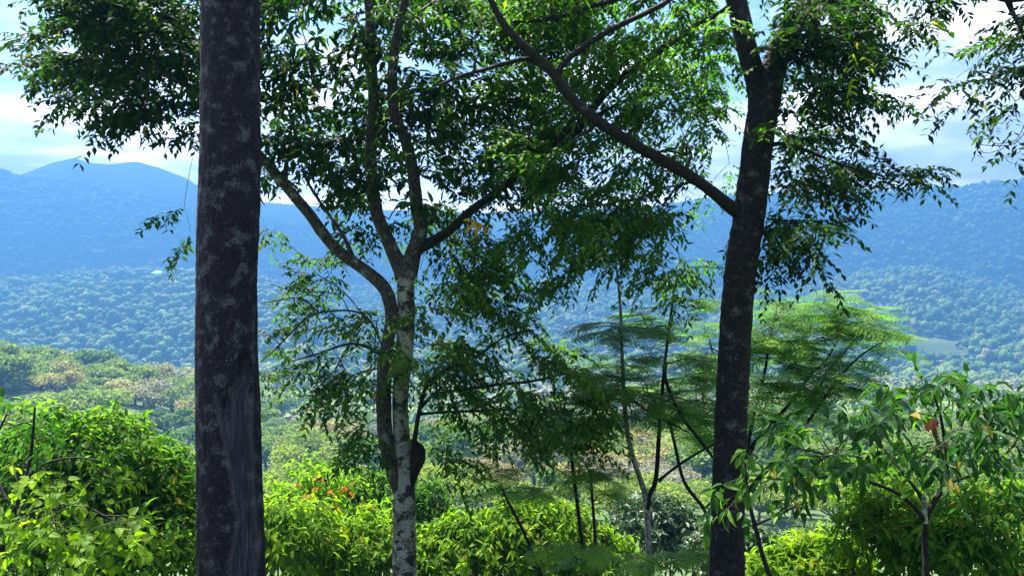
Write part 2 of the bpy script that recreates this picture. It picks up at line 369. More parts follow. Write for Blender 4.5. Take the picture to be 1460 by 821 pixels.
def height(x, y):
    x = np.asarray(x, float); y = np.asarray(y, float)
    base = tab(y, RY, RZ)
    r = np.hypot(x, y)
    base = base + fbm(x / 7, y / 7, 4) * .22 * np.clip((r - 2) / 8, 0, 1) + fbm(x / 60 + 3, y / 60, 4) * np.clip((r - 30) / 150, 0, 1) * 3.0 + fbm(x / 160 + 9, y / 160, 4) * np.clip((r - 150) / 300, 0, 1) * 7
    a = np.where(y > 30, x / np.maximum(y, 30), np.sign(x) * 2)
    px = 730 + np.clip(a, -2.2, 2.2) * F
    h = base
    for D, wf, wb, na, cr in RIDGES:
        cr = np.array(cr, float)
        pyc = tab(px, cr[:, 0], cr[:, 1])
        Z = P(px, pyc, D)[..., 2]
        yy = r * .88 if D > 1450 else y          # the far ranges curve round the valley
        if D > 1450: Z = Z * np.clip(y / np.maximum(yy, 1), .3, 1.2)
        s = np.where(yy < D, 1 - (D - yy) / wf, 1 - (yy - D) / wb)
        s = np.clip(s, 0, 1); s = s ** 1.15
        sh = s * (1.6 - .6 * s)
        rid = fbm(x / (D * .16) + D, y / (D * .16), 5, True)
        n = rid * na * np.clip(sh * 1.2, 0, 1) * (1 - sh ** 5)
        n = n + fbm(x / 190 + D * 3, y / 230, 3) * na * .95 * np.clip(sh * 1.5, 0, 1) * (1 - sh ** 4)
        n = n + fbm(x / 35 + D, y / 35, 3) * na * .04 * (sh > 0)
        n = np.where(n > 0, n * .22, n * 1.9)
        z = np.where(s > 0, base + (Z - base) * sh + n, base)
        h = np.maximum(h, z)
    h = np.where(y > 30, h, base)
    return h

th = np.concatenate([np.arange(-180, -52, 6), np.arange(-52, 52, .16), np.arange(52, 180, 6)]) * math.pi / 180
rr = np.concatenate([[.4], 1.2 * np.exp(np.linspace(0, math.log(430 / 1.2), 130)), np.arange(438, 1480, 8.0)])
rm = np.arange(rr[-1], 2095, 5.0)
def polar(rr, name, mat, center=False):
    X = rr[:, None] * np.sin(th)[None]; Y = rr[:, None] * np.cos(th)[None]
    Z = height(X, Y); v = np.stack([X, Y, Z], -1).reshape(-1, 3)
    nr, nth = X.shape
    i = np.arange(nr - 1)[:, None] * nth; j = np.arange(nth)[None]; k = (j + 1) % nth
    q = np.stack([i + j, i + nth + j, i + nth + k, i + k], -1).reshape(-1, 4)
    tr = None
    if center:
        v = np.vstack([v, [0, 0, -1.62]]); tr = np.stack([j[0], k[0], np.full(nth, len(v) - 1)], -1)
    mb = MB(); mb.add(v, tr, q); return mb.build(name, mat, smooth=True), v
g_o, gv = polar(rr, 'ground', M['ground'], True); tag(g_o, kind='structure')
m_o, mv = polar(rm, 'mountains', M['mountain']); tag(m_o, kind='structure')
GZ = lambda x, y: float(height(np.array([x]), np.array([y]))[0])
def on_ground(px, py, d, sink=.05):
    p = P(px, py, d); return np.array([p[0], p[1], GZ(p[0], p[1]) - sink])

# ------------------------------------------------------------------ growing trees
def limb_path(pts, step=.06):
    """rows of (px, py, width in photo pixels, distance) -> points and radii"""
    a = np.array(pts, float)
    p = P(a[:, 0], a[:, 1], a[:, 3]); r = a[:, 2] * .5 / F * a[:, 3]
    o = resample(np.hstack([p, r[:, None]]), step)
    return o[:, :3], np.maximum(o[:, 3], .0015)

def shift(bl, dx, dy, x0=-1e9, x1=1e9): return [((b[0] + dx if x0 < b[0] < x1 else b[0]), b[1] + dy, *b[2:]) for b in bl]
def blob_targets(blobs, per, d0, d1):
    """blobs: (px, py, rx, ry[, distance0, distance1]) -> points through the crown's volume"""
    out = []
    for b in blobs:
        cx, cy, rx, ry = b[:4]; e0, e1 = b[4:6] if len(b) > 4 else (d0, d1)
        n = max(1, int(round(math.pi * rx * ry / per)))
        nc = max(1, int(round(n / 4.5)))
        a = rng.random(nc) * 2 * math.pi; q = np.sqrt(rng.random(nc)) * .95
        cl = np.stack([cx + rx * q * np.cos(a), cy + ry * q * np.sin(a), rng.uniform(e0, e1, nc)], 1)
        k = cl[rng.integers(nc, size=n)] if nc > 1 else np.repeat(cl, n, 0)
        k = k + rnd(n, 3) * np.array([min(rx * .35, 17), min(ry * .35, 10), .16 if nc > 1 else (e1 - e0) * .25])
        out.append(P(k[:, 0], k[:, 1], k[:, 2]))
    return np.vstack(out)

def grow(mb, nodes, targets, r_tip=.0024, sag=.12, sides=4, seg=.22, expo=.42, rmax=.03):
    """joins every target to the nearest wood already grown; returns twig ends and directions"""
    pos = np.empty((len(nodes) + len(targets) * 40, 3)); pos[:len(nodes)] = nodes; n0 = n = len(nodes)
    par = np.full(len(pos), -1); cnt = np.zeros(len(pos))
    dm = np.min(np.linalg.norm(targets[:, None] - nodes[None, ::max(1, len(nodes) // 200)], axis=2), axis=1)
    chains = []; tips = []; dirs = []
    for ti in np.argsort(dm):
        t = targets[ti]
        d2 = ((pos[:n] - t) ** 2).sum(1)
        k = int(np.argmin(d2)); a = pos[k]; ln = math.sqrt(d2[k])
        if ln < .03: t = t + rnd(3) * .1; ln = np.linalg.norm(t - a)
        m = min(38, max(3, int(ln / seg) + 1))
        s = (np.arange(1, m + 1) / m)[:, None]
        bow = np.array([0, 0, sag * ln]) + rnd(3) * .07 * ln
        c = a + (t - a) * s + bow * (4 * s * (1 - s)) * .6 + rnd(m, 3) * .012 * ln * (1 - s)
        ids = np.arange(n, n + m); pos[ids] = c; par[ids] = np.concatenate([[k], ids[:-1]])
        chains.append((k, ids)); n += m
        tips.append(c[-1]); dirs.append(c[-1] - c[-2])
    for k, ids in reversed(chains):
        add = cnt[ids] + 1
        # everything that hangs further out on this chain counts towards its base
        tot = 1.0 + 0
        acc = np.zeros(len(ids)); run = 1.0
        for i in range(len(ids) - 1, -1, -1):
            run += cnt[ids[i]]; acc[i] = run
        cnt[ids] = acc
        if k >= n0: cnt[k] += run
    for k, ids in chains:
        pts = np.vstack([pos[k], pos[ids]])
        r = np.minimum(r_tip * np.maximum(np.concatenate([[cnt[ids[0]]], cnt[ids]]), 1) ** expo, rmax)
        tube(mb, pts, r, sides)
    return np.array(tips), norm(np.array(dirs))

class Tree:
    def __init__(self, name, label, cat, base, group=None):
        self.t = thing(name, label, cat, base, group); self.nodes = []
        self.base = np.array(base, float)
    def limb(self, name, mat, pts, sides=14, rough=.10, step=.06, node=True, sink=None):
        p, r = limb_path(pts, step)
        if name == 'branch':
            al = np.concatenate([[0], np.cumsum(np.linalg.norm(np.diff(p, axis=0), axis=1))]); r = r * (1 + .45 * np.exp(-al / (r[0] * 2.2)))
        mb = MB(); tube(mb, p, r, sides, rough); o = mb.build(name, mat, self.t, smooth=True)
        if node: self.nodes.append(p[::3])
        return o
    def twigs(self, targets, mat, name='twigs', **k):
        mb = MB(); tips, dirs = grow(mb, np.vstack(self.nodes), targets, **k)
        mb.build(name, mat, self.t, smooth=True)
        return tips, dirs
    def away(self, tips, dirs, c=None, w=.6, down=.1):
        c = np.mean(np.vstack(self.nodes), 0) if c is None else np.asarray(c)
        o = tips - c; o[:, 2] *= .3
        return norm(dirs * (1 - w) + norm(o) * w - UP * down + rnd(*tips.shape) * .15)

# ---------------- the thick dark trunk in front, on the left
b1 = on_ground(330, 821, 5.6)
T1 = Tree('tall_tree', 'thick dark trunk with pale lichen and a long bare wound in its bark', 'tree', b1)
prof = np.array([(821, 330, 93), (720, 328.5, 90), (600, 326, 88.5), (500, 323, 84.5), (410, 323.5, 82), (300, 327, 84), (200, 329, 80), (0, 328.5, 78), (-300, 328, 74), (-700, 330, 66), (-1400, 340, 46)], float)
pp = P(prof[:, 1], prof[:, 0], 5.6); rad = prof[:, 2] / 2 / F * 5.6
pp = np.vstack([[b1[0] + .02, b1[1], b1[2] - .2], [b1[0] + .01, b1[1], b1[2] + .35], pp]); rad = np.concatenate([[rad[0] * 1.75, rad[0] * 1.22], rad])
zs = np.concatenate([np.arange(pp[0, 2], 2.6, .018), np.arange(2.6, pp[-1, 2], .08)])
cx = np.interp(zs, pp[:, 2], pp[:, 0]); cy = np.interp(zs, pp[:, 2], pp[:, 1]); cr = np.interp(zs, pp[:, 2], rad)
ns = 150; ang = np.arange(ns) / ns * 2 * math.pi
A, Zg = np.meshgrid(ang, zs)
rg = cr[:, None] * (1 + .018 * perlin(np.cos(A) * 1.2 + Zg * .5, np.sin(A) * 1.2 - Zg * .4) + .010 * perlin(np.cos(A) * 5 + Zg * 3, np.sin(A) * 5 + Zg * 2.2))
rg = rg + .006 * fbm(np.cos(A) * 4 + 5, np.sin(A) * 4 + Zg * 4, 4) + .004 * fbm(np.cos(A) * 12 + Zg * 7, np.sin(A) * 12 - Zg * 9, 3) + .002 * perlin(A * 2 + 7, Zg * 30)
X = cx[:, None] + rg * np.cos(A); Y = cy[:, None] + rg * np.sin(A)
front = np.sin(A) < -.05
pxs = 730 + X / Y * F; pys = 410.5 - ((Zg / Y) + math.tan(PITCH)) / (1 - (Zg / Y) * math.tan(PITCH)) * F
wob = perlin(Zg * 9, A * 2) * 3
lft = tab(pys, [500, 520, 545, 560, 590, 620, 650, 690, 740, 800, 900], [343, 331, 329, 309, 311, 317, 322, 331, 337, 325, 322]) + wob
rgt = tab(pys, [500, 520, 560, 600, 680, 720, 780, 840, 900], [345, 353, 352, 349, 351, 352, 357, 350, 349]) + wob * .6
inside = np.minimum(pxs - lft, rgt - pxs)
vert = np.minimum(pys - 497, 1000)
din = np.minimum(inside, vert * .8)
w = np.clip(din / 4 + .3, 0, 1) * front
w = w * w * (3 - 2 * w)
rim = np.exp(-((din + 3.5) / 4.0) ** 2) * front * (pys > 490)
hole = np.exp(-(((pxs - 341) / 8) ** 2 + ((pys - 527) / 20) ** 2)) + .9 * np.exp(-(((pxs - 314) / 8) ** 2 + ((pys - 578) / 13) ** 2))
depth = tab(pys, [490, 556, 560, 600, 700, 800], [.016, .016, .024, .026, .022, .014])
streak = fbm(A * 30, Zg * 1.2, 3) * .004
rg2 = rg - w * (depth + streak) + rim * .020 - .045 * hole * front
X = cx[:, None] + rg2 * np.cos(A); Y = cy[:, None] + rg2 * np.sin(A)
mb = MB(); i = np.arange(len(zs) - 1)[:, None] * ns; j = np.arange(ns)[None]; k = (j + 1) % ns
mb.add(np.stack([X, Y, Zg], -1), None, np.stack([i + j, i + k, i + ns + k, i + ns + j], -1))
mb.build('trunk', M['bark_dark'], T1.t, smooth=True, attrs={'wound': (w * np.clip(1 - 1.1 * hole, 0, 1)).ravel(), 'callus': (np.exp(-((din + 3) / 3.2) ** 2) * front * (pys > 560)).ravel()})
top = np.stack([cx, cy, zs], 1)[zs > 2.8]
T1.nodes.append(top[::4])
for q in range(5):
    az = q * 1.3 + .4; s0 = top[int(len(top) * (.25 + .14 * q))]
    pts = np.array([[*s0, .075], [*(s0 + np.array([math.cos(az) * .9, math.sin(az) * .9, .5])), .055], [*(s0 + np.array([math.cos(az) * 2.0, math.sin(az) * 2.0, 1.0])), .03]])
    o = resample(pts, .12); mbx = MB(); tube(mbx, o[:, :3], o[:, 3], 8, .08); mbx.build('branch', M['bark_limb_dark'], T1.t, smooth=True); T1.nodes.append(o[::2, :3])
cen = top[-1] + np.array([0, 0, -1.0])
tg = cen + rnd(150, 3) * np.array([1.5, 1.5, 1.0]); tg = tg[tg[:, 2] > 3.0]
tips, dirs = T1.twigs(tg, M['twig'])
mb = MB(); pinnate(mb, tips, T1.away(tips, dirs), nl=6, ll=.13, lw=.05, Lr=.3); mb.build('foliage', M['leaf_tree'], T1.t)

# ---------------- the pale double-stemmed tree in the middle
T2 = Tree('spreading_tree', 'pale patchy barked tree with two stems and a round black knot', 'tree', on_ground(577, 821, 9))
bz = T2.base
d = 9.0
T2.limb('trunk', M['bark_pale'], [(577, 905, 46, d), (577, 821, 36, d), (576.5, 760, 33, d), (576, 715, 32, d), (577, 690, 31, d), (577, 665, 28, d), (574.5, 640, 25.5, d), (571, 600, 23, d), (571, 560, 22.5, d), (577, 500, 25, d), (579.5, 450, 25, d), (578.5, 410, 25, d), (579, 385, 25, d)], sides=40, rough=.07, step=.03)
T2.limb('stem', M['bark_limb'], [(572, 705, 20, d - .02), (563, 678, 21, d - .04), (554, 645, 21, d - .05), (549, 610, 21, d - .05), (547, 570, 22, d - .05), (549, 515, 20, d - .05), (556, 470, 18, d - .06), (558, 445, 18, d - .06), (549, 412, 19, d - .08), (520, 385, 17, d - .1), (485, 360, 16, d - .15), (462, 335, 16, d - .2), (443, 308, 15, d - .25), (405, 262, 15, d - .35), (372, 224, 13, d - .4), (330, 175, 12, d - .5), (280, 130, 10, d - .6), (200, 90, 8, d - .7), (120, 60, 5, d - .8)], sides=28, rough=.08)
T2.limb('branch', M['bark_limb'], [(577, 392, 20, d), (562, 362, 19, d + .05), (545, 325, 18, d + .1), (535, 290, 17.5, d + .1), (528, 225, 17, d + .15), (533, 150, 16, d + .2), (530, 90, 14, d + .2), (525, 0, 12, d + .2), (510, -120, 10, d + .2), (500, -260, 6, d + .2)], sides=20)
T2.limb('branch', M['bark_limb'], [(580, 392, 22, d), (590, 360, 21, d), (600, 325, 20, d), (594, 290, 18, d - .1), (588, 240, 17, d - .1), (578, 200, 16, d - .1), (562, 160, 15, d - .1), (560, 100, 14, d - .1), (568, 40, 12, d - .1), (590, -60, 10, d - .1), (600, -240, 6, d)], sides=20)
T2.limb('branch', M['bark_limb_dark'], [(597, 352, 14, d), (612, 347, 14, d), (643, 327, 13, d), (670, 302, 12, d - .1), (712, 271, 11, d - .2), (760, 232, 10, d - .3), (800, 200, 10, d - .4), (832, 171, 11, d - .5), (870, 126, 11, d - .6), (920, 86, 10, d - .7), (980, 46, 9, d - .8), (1040, 8, 7, d - .8), (1090, -60, 5, d - .8)], sides=14)
T2.limb('branch', M['bark_limb_dark'], [(790, 208, 7, d - .38), (812, 198, 6, d - .4), (835, 178, 6, d - .48), (860, 160, 5, d - .5), (900, 140, 4, d - .5)], sides=8)
T2.limb('branch', M['bark_limb_dark'], [(590, 660, 7, d - .1), (591, 630, 7, d - .15), (598, 585, 6.5, d - .2), (606, 555, 6, d - .25), (616, 540, 5, d - .3), (645, 522, 4.5, d - .3), (680, 508, 4, d - .3), (720, 480, 3, d - .3), (760, 470, 2, d - .3)], sides=8)
T2.limb('branch', M['bark_limb_dark'], [(600, 580, 5, d - .2), (620, 563, 5, d - .3), (660, 555, 5, d - .4), (710, 548, 4.5, d - .4), (760, 543, 4, d - .4), (815, 530, 3, d - .4)], sides=8)
T2.limb('branch', M['bark_limb_dark'], [(598, 590, 4, d - .2), (640, 587, 4, d - .1), (690, 585, 3.5, d), (720, 584, 3, d), (770, 590, 2, d)], sides=8)
T2.limb('branch', M['bark_limb'], [(556, 520, 6, d - .1), (535, 500, 5, d - .3), (500, 490, 4, d - .5), (450, 505, 3, d - .6), (415, 515, 2, d - .7)], sides=8)
T2.limb('branch', M['bark_limb'], [(405, 258, 8, d - .35), (409, 230, 6, d - .3), (410, 205, 4, d - .25), (420, 170, 3, d - .2)], sides=8)
T2.limb('branch', M['bark_limb'], [(505, 372, 7, d - .1), (492, 340, 6, d), (475, 315, 5, d + .1), (440, 262, 4, d + .2), (430, 235, 3, d + .3)], sides=8)
# the knot: a lumpy ring of bark round a dark hollow
T2.limb('knot', M['bark_limb_dark'], [(583, 700, 8, d - .04), (588, 685, 11, d - .06), (592, 669, 15, d - .07), (595, 657, 21, d - .08), (596, 646, 22, d - .08), (594, 637, 17, d - .08), (590, 630, 9, d - .08), (588, 626, 4, d - .06)], sides=26, rough=.16, step=.015, node=False)

LEFT = [(215, 40, 80, 45), (110, 60, 65, 40), (72, 118, 34, 42), (150, 112, 55, 42), (245, 110, 50, 60), (205, 165, 45, 22), (265, 185, 28, 30), (175, 5, 100, 30), (95, 165, 20, 15), (150, 170, 22, 16), (60, 75, 22, 20), (235, 205, 26, 14), (290, 60, 60, 70), (320, 140, 40, 60)]
LEFT_S = [(250, 308, 16, 8), (265, 350, 12, 10), (275, 318, 8, 10)]
RIGHT = [(430, 40, 70, 60), (420, 110, 55, 40), (450, 170, 60, 55), (395, 140, 30, 45), (500, 70, 60, 70), (470, 230, 70, 45), (400, 285, 22, 45), (385, 330, 14, 20), (540, 190, 60, 80), (600, 60, 80, 70), (630, 150, 70, 75), (560, 280, 55, 55), (505, 310, 45, 40), (440, 395, 30, 28), (480, 410, 50, 25), (620, 380, 50, 35), (660, 330, 50, 50), (690, 370, 50, 35), (700, 240, 75, 70), (740, 310, 55, 55), (740, 150, 70, 75), (680, 50, 70, 65), (640, 230, 50, 60), (700, 395, 45, 18), (760, 60, 60, 60), (410, 215, 35, 30), (610, 300, 40, 40), (640, 430, 35, 22)]
LOWER = [(490, 468, 50, 22), (445, 522, 45, 25), (505, 535, 45, 28), (465, 565, 40, 20), (540, 600, 22, 45), (530, 500, 35, 28), (410, 520, 20, 20), (425, 555, 18, 20), (700, 470, 55, 30), (755, 480, 35, 35), (670, 555, 60, 38), (740, 550, 65, 45), (795, 570, 38, 50), (690, 610, 55, 32), (770, 620, 45, 32), (620, 480, 35, 28), (640, 520, 35, 25), (830, 540, 20, 40), (620, 610, 18, 30), (650, 640, 18, 16), (590, 470, 22, 20), (725, 445, 25, 14)]
TOPC = [(300, -120, 330, 110), (620, -110, 260, 100), (500, -270, 330, 90)]
per = 1500
tg = np.vstack([blob_targets(shift(LEFT, 30, -26, -9, 170), 360, 7.6, 9.4), blob_targets([(262, 292, 7, 4), (274, 334, 5, 3)], 120, 7.9, 8.6), blob_targets(shift(RIGHT, 0, -14), 500, 8.5, 10.5), blob_targets([(430, 0, 60, 40), (520, 10, 50, 50), (620, 0, 60, 40), (700, 0, 60, 40), (440, 140, 50, 40), (500, 180, 60, 50), (600, 130, 60, 60), (570, 220, 60, 50)], 480, 8.7, 10.5), blob_targets(shift(LOWER, 0, -12), 480, 8.2, 9.9), blob_targets(TOPC, 2700, 7.4, 12.0)])
tg = tg + rnd(*tg.shape) * .04
tips, dirs = T2.twigs(tg, M['twig'])
dirs = T2.away(tips, dirs, c=P(560, 330, 9), w=.5)
lit_tint = np.clip(tab(tips[:, 0] / tips[:, 1] * F + 730, [100, 500, 700, 850], [.2, .3, .52, .64]) + rnd(len(tips)) * .2, 0, 1)  # leaf tint rises to the right: backlit middle painted in
lit_tint = np.clip(lit_tint + .28 * np.clip((.9 - tips[:, 2]) / .8, 0, 1), 0, 1)  # low leaves tinted lighter to offset the shade they stand in
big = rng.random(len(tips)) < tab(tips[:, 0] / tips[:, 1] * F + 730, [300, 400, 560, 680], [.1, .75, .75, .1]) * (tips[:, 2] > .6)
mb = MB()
pinnate(mb, tips[~big], dirs[~big], nl=7, ll=.110, lw=.044, Lr=.25, npair=5, tint=lit_tint[~big])
simple(mb, tips[big], dirs[big], Ls=.45, nl=12, ll=.175, lw=.07, down=.55, tint=lit_tint[big], spread=.8)
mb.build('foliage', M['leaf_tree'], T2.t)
mb = MB(); yp = P(np.array([678, 684, 672]), np.array([312, 318, 321]), 8.3); simple(mb, yp, norm(rnd(3, 3)), Ls=.15, nl=5, ll=.12, lw=.045)
mb.build('yellow_leaves', M['leaf_yellow'], T2.t)
# bare hanging twigs on its left side
mb = MB()
for pts in [[(556, 520, 3, 8.9), (520, 450, 3, 8.6), (450, 447, 3, 8.4), (420, 470, 3, 8.3), (395, 495, 2.4, 8.2), (372, 516, 2, 8.1)], [(455, 446, 2.4, 8.4), (430, 425, 2, 8.3), (400, 428, 1.6, 8.2), (372, 432, 1.2, 8.1)], [(421, 468, 1.4, 8.3), (422, 490, 1.2, 8.3), (421, 512, 1, 8.3)], [(440, 455, 1.4, 8.4), (437, 480, 1.2, 8.4), (441, 505, 1, 8.4)], [(400, 492, 1.5, 8.2), (385, 478, 1.3, 8.2), (368, 480, 1, 8.1)], [(452, 448, 1.3, 8.4), (450, 470, 1.2, 8.4), (446, 492, 1, 8.4)], [(500, 448, 1.6, 8.5), (480, 420, 1.4, 8.4), (420, 415, 1.2, 8.2), (385, 405, 1, 8.1)]]:
    p, r = limb_path(pts, .05); tube(mb, p, r, 5)
mb.build('bare_twigs', M['twig'], T2.t, smooth=True)

# ---------------- the dark forked tree on the right
d = 8.0
T3 = Tree('forked_tree', 'dark slanting tree forked near the top with one long branch reaching left', 'tree', on_ground(1036, 821, d))
T3.limb('trunk', M['bark_right'], [(1034, 885, 62, d), (1036, 821, 51, d), (1038, 710, 47, d), (1044, 560, 45.5, d), (1053, 410, 44, d), (1069, 300, 44, d), (1081, 200, 42, d), (1089, 150, 43, d), (1095, 118, 42, d), (1104, 95, 35, d), (1116, 60, 31, d), (1138, 25, 28, d), (1162, -5, 27, d), (1200, -70, 23, d), (1240, -160, 18, d), (1290, -300, 10, d)], sides=44, rough=.05, step=.03)
T3.limb('branch', M['bark_right'], [(1087, 160, 24, d), (1076, 110, 27, d - .02), (1066, 75, 27, d - .04), (1058, 40, 28, d - .05), (1049, 0, 28, d - .06), (1030, -70, 24, d - .1), (1010, -180, 16, d - .1), (1000, -300, 9, d - .1)], sides=26, rough=.06)
T3.limb('branch', M['bark_limb_dark'], [(1062, 305, 19, d), (1043, 296, 17, d - .03), (1000, 262, 15.5, d - .1), (950, 232, 15, d - .2), (910, 210, 15, d - .3), (865, 182, 15, d - .4), (835, 160, 15, d - .5), (807, 132, 14, d - .55), (790, 107, 13.5, d - .6), (765, 82, 13, d - .65), (740, 60, 12, d - .7), (715, 30, 10, d - .7), (690, -20, 8, d - .7), (660, -90, 5, d - .7)], sides=18, rough=.10)
T3.limb('branch', M['bark_limb_dark'], [(793, 112, 9, d - .6), (799, 97, 9, d - .6), (815, 80, 9, d - .62), (850, 55, 8.5, d - .65), (885, 36, 8, d - .7), (925, 17, 7.5, d - .7), (957, -2, 7, d - .7), (1000, -50, 5, d - .7)], sides=10)
T3.limb('branch', M['bark_limb_dark'], [(775, 92, 7, d - .63), (760, 86, 7, d - .6), (745, 85, 6.5, d - .6), (720, 91, 6, d - .55), (697, 98, 5.5, d - .5), (660, 108, 4.5, d - .4), (625, 122, 3, d - .4)], sides=8)
T3.limb('branch', M['bark_limb_dark'], [(812, 20, 7, d - .2), (840, 10, 7, d - .2), (880, 0, 7, d - .2), (960, -30, 9, d - .15), (1024, -80, 9, d - .1)][::-1] + [(770, 30, 5, d - .2), (730, 32, 3, d - .2)], sides=8)
T3.limb('branch', M['bark_limb_dark'], [(1110, 78, 10, d), (1135, 70, 7, d - .1), (1160, 78, 6, d - .2), (1190, 95, 5, d - .3), (1225, 130, 3, d - .3)], sides=8)
T3.limb('branch', M['bark_limb_dark'], [(1082, 215, 9, d), (1110, 205, 6, d - .1), (1150, 215, 5, d - .2), (1200, 235, 4, d - .3), (1260, 252, 3, d - .4)], sides=8)
T3.limb('branch', M['bark_limb_dark'], [(1062, 345, 8, d), (1090, 330, 5, d - .1), (1120, 335, 4, d - .2), (1160, 350, 3, d - .3)], sides=8)
T3.limb('branch', M['bark_limb_dark'], [(1150, 12, 12, d), (1190, 0, 9, d - .1), (1250, -10, 7, d - .2), (1330, -5, 5, d - .3), (1370, 8, 3, d - .3)], sides=8)
R_ = [(1150, 30, 45, 35), (1225, 20, 55, 26), (1318, 12, 50, 18), (1180, 85, 50, 35), (1245, 65, 35, 32), (1222, 122, 45, 30), (1262, 148, 22, 14), (1140, 150, 40, 35), (1190, 182, 38, 26), (1130, 222, 30, 34), (1170, 244, 38, 20), (1225, 256, 42, 18), (1285, 262, 34, 12), (1312, 272, 14, 8), (1115, 330, 28, 34), (1150, 352, 35, 20), (1186, 362, 16, 10), (1375, 18, 12, 10), (1300, 66, 20, 12), (1120, 265, 20, 20), (1195, 275, 18, 14), (1110, 100, 30, 40), (1100, 370, 20, 22)]
L_ = [(960, 60, 60, 55), (1025, 105, 34, 60), (880, 75, 60, 45), (800, 45, 60, 45), (850, 150, 60, 45), (940, 165, 55, 55), (1015, 195, 30, 45), (820, 235, 60, 52), (895, 265, 65, 52), (975, 305, 52, 50), (860, 335, 65, 42), (930, 362, 52, 38), (1000, 372, 32, 30), (790, 315, 55, 50), (760, 365, 45, 28), (830, 385, 40, 18), (960, 250, 40, 40), (770, 200, 50, 50), (985, 405, 22, 12)]
TOP3 = [(900, -110, 220, 110), (1200, -120, 260, 110), (1080, -290, 340, 90)]
tgR = np.vstack([blob_targets(shift(R_, -30, -22, 1175), 390, 7.5, 9.0), blob_targets(TOP3, 6000, 6.4, 9.8)])
tgL = blob_targets(shift(L_, 0, -12), 540, 7.8, 9.8), blob_targets([(760, 0, 60, 30), (860, 0, 60, 40), (960, 10, 50, 40), (1010, 40, 30, 50)], 420, 7.9, 9.8)
nR = len(tgR)
mbt = MB()
tips, dirs = grow(mbt, np.vstack(T3.nodes), np.vstack([tgR, *tgL]))
mbt.build('twigs', M['twig'], T3.t, smooth=True)
dirs = T3.away(tips, dirs, c=P(1060, 150, 8), w=.5)
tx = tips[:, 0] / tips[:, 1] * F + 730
lit_tint = np.clip(tab(tx, [740, 900, 1030, 1090, 1300], [.62, .66, .5, .32, .2]) + rnd(len(tips)) * .2, 0, 1)  # left of the crown tinted lighter as if backlit, right kept dark
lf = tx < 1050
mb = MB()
pinnate(mb, tips[~lf], dirs[~lf], nl=7, ll=.10, lw=.040, Lr=.26, npair=6, droop=.42, tint=lit_tint[~lf])
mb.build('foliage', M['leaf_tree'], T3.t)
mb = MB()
pinnate(mb, tips[lf], dirs[lf], nl=7, ll=.10, lw=.038, Lr=.27, npair=7, droop=.42, tint=lit_tint[lf])
mb.build('foliage', M['leaf_tree_backlit'], T3.t)
mb = MB(); bp_ = P(np.array([1215, 1224, 1158]), np.array([52, 62, 172]), 7.0); pinnate(mb, bp_, np.array([[.6, 0, -.8], [.5, 0, -.85], [.3, 0, -.9]]), nl=2, tint=np.full(3, 1.0)); mb.build('yellow_leaves', M['leaf_bush_lime'], T3.t)

# ---------------- the branch that hangs in at the top right, its tree stands outside the view
d = 7.0
T4 = Tree('overhanging_tree', 'leafy branch with curly bare twigs hanging in at the top right corner', 'tree', on_ground(1820, 821, d))
T4.limb('trunk', M['bark_right'], [(1815, 900, 60, d), (1820, 700, 48, d), (1812, 400, 44, d), (1800, 100, 40, d), (1790, -100, 34, d), (1780, -300, 22, d), (1775, -500, 10, d)], sides=24)
T4.limb('branch', M['bark_limb_dark'], [(1802, 120, 20, d), (1700, 40, 17, d), (1580, -10, 14, d), (1500, -8, 12, d), (1455, -2, 10, d), (1438, 0, 8, d), (1415, -4, 6, d), (1380, -25, 4, d)], sides=10)
T4.limb('branch', M['bark_limb_dark'], [(1437, 1, 7, d), (1443, 18, 6, d), (1455, 42, 5, d), (1468, 75, 4, d), (1470, 110, 3, d)], sides=8)
B4 = [(1440, 78, 28, 28), (1408, 105, 22, 18), (1375, 118, 20, 9), (1352, 128, 12, 8), (1440, 135, 25, 28), (1455, 165, 18, 18), (1440, 184, 10, 8), (1430, 52, 22, 12), (1405, 130, 14, 14), (1490, 100, 40, 90), (1560, 60, 70, 80), (1660, 60, 80, 100), (1500, -60, 90, 40)]
tg = blob_targets(shift(B4, 14, -12), 420, 6.5, 7.5); tips, dirs = T4.twigs(tg, M['twig'])
mb = MB(); pinnate(mb, tips, T4.away(tips, dirs, c=P(1520, 40, 7), w=.55), nl=5, ll=.088, lw=.034, Lr=.2, npair=5, tint=np.clip(.2 + rnd(len(tips)) * .15, 0, 1)); mb.build('foliage', M['leaf_tree'], T4.t)
mb = MB()
for pts in [[(1468, 130, 2, 7), (1464, 180, 1.6, 7), (1445, 205, 1.4, 7), (1415, 208, 1.2, 6.95), (1395, 205, 1, 6.95), (1383, 195, 1, 6.9), (1388, 182, .8, 6.9)], [(1466, 160, 1.5, 7), (1452, 195, 1.2, 7), (1425, 214, 1, 7.05), (1402, 218, .9, 7.05), (1396, 210, .8, 7.05)], [(1464, 185, 1.3, 7), (1455, 215, 1, 7), (1435, 225, .9, 6.95), (1440, 232, .8, 6.95), (1458, 236, .8, 6.9)], [(1450, 200, 1.2, 7), (1420, 205, 1, 7.1), (1404, 190, .9, 7.1), (1400, 172, .8, 7.1), (1408, 165, .7, 7.1)]]:
    p, r = limb_path(pts, .03); tube(mb, p, r, 5)
mb.build('bare_twigs', M['twig'], T4.t, smooth=True)

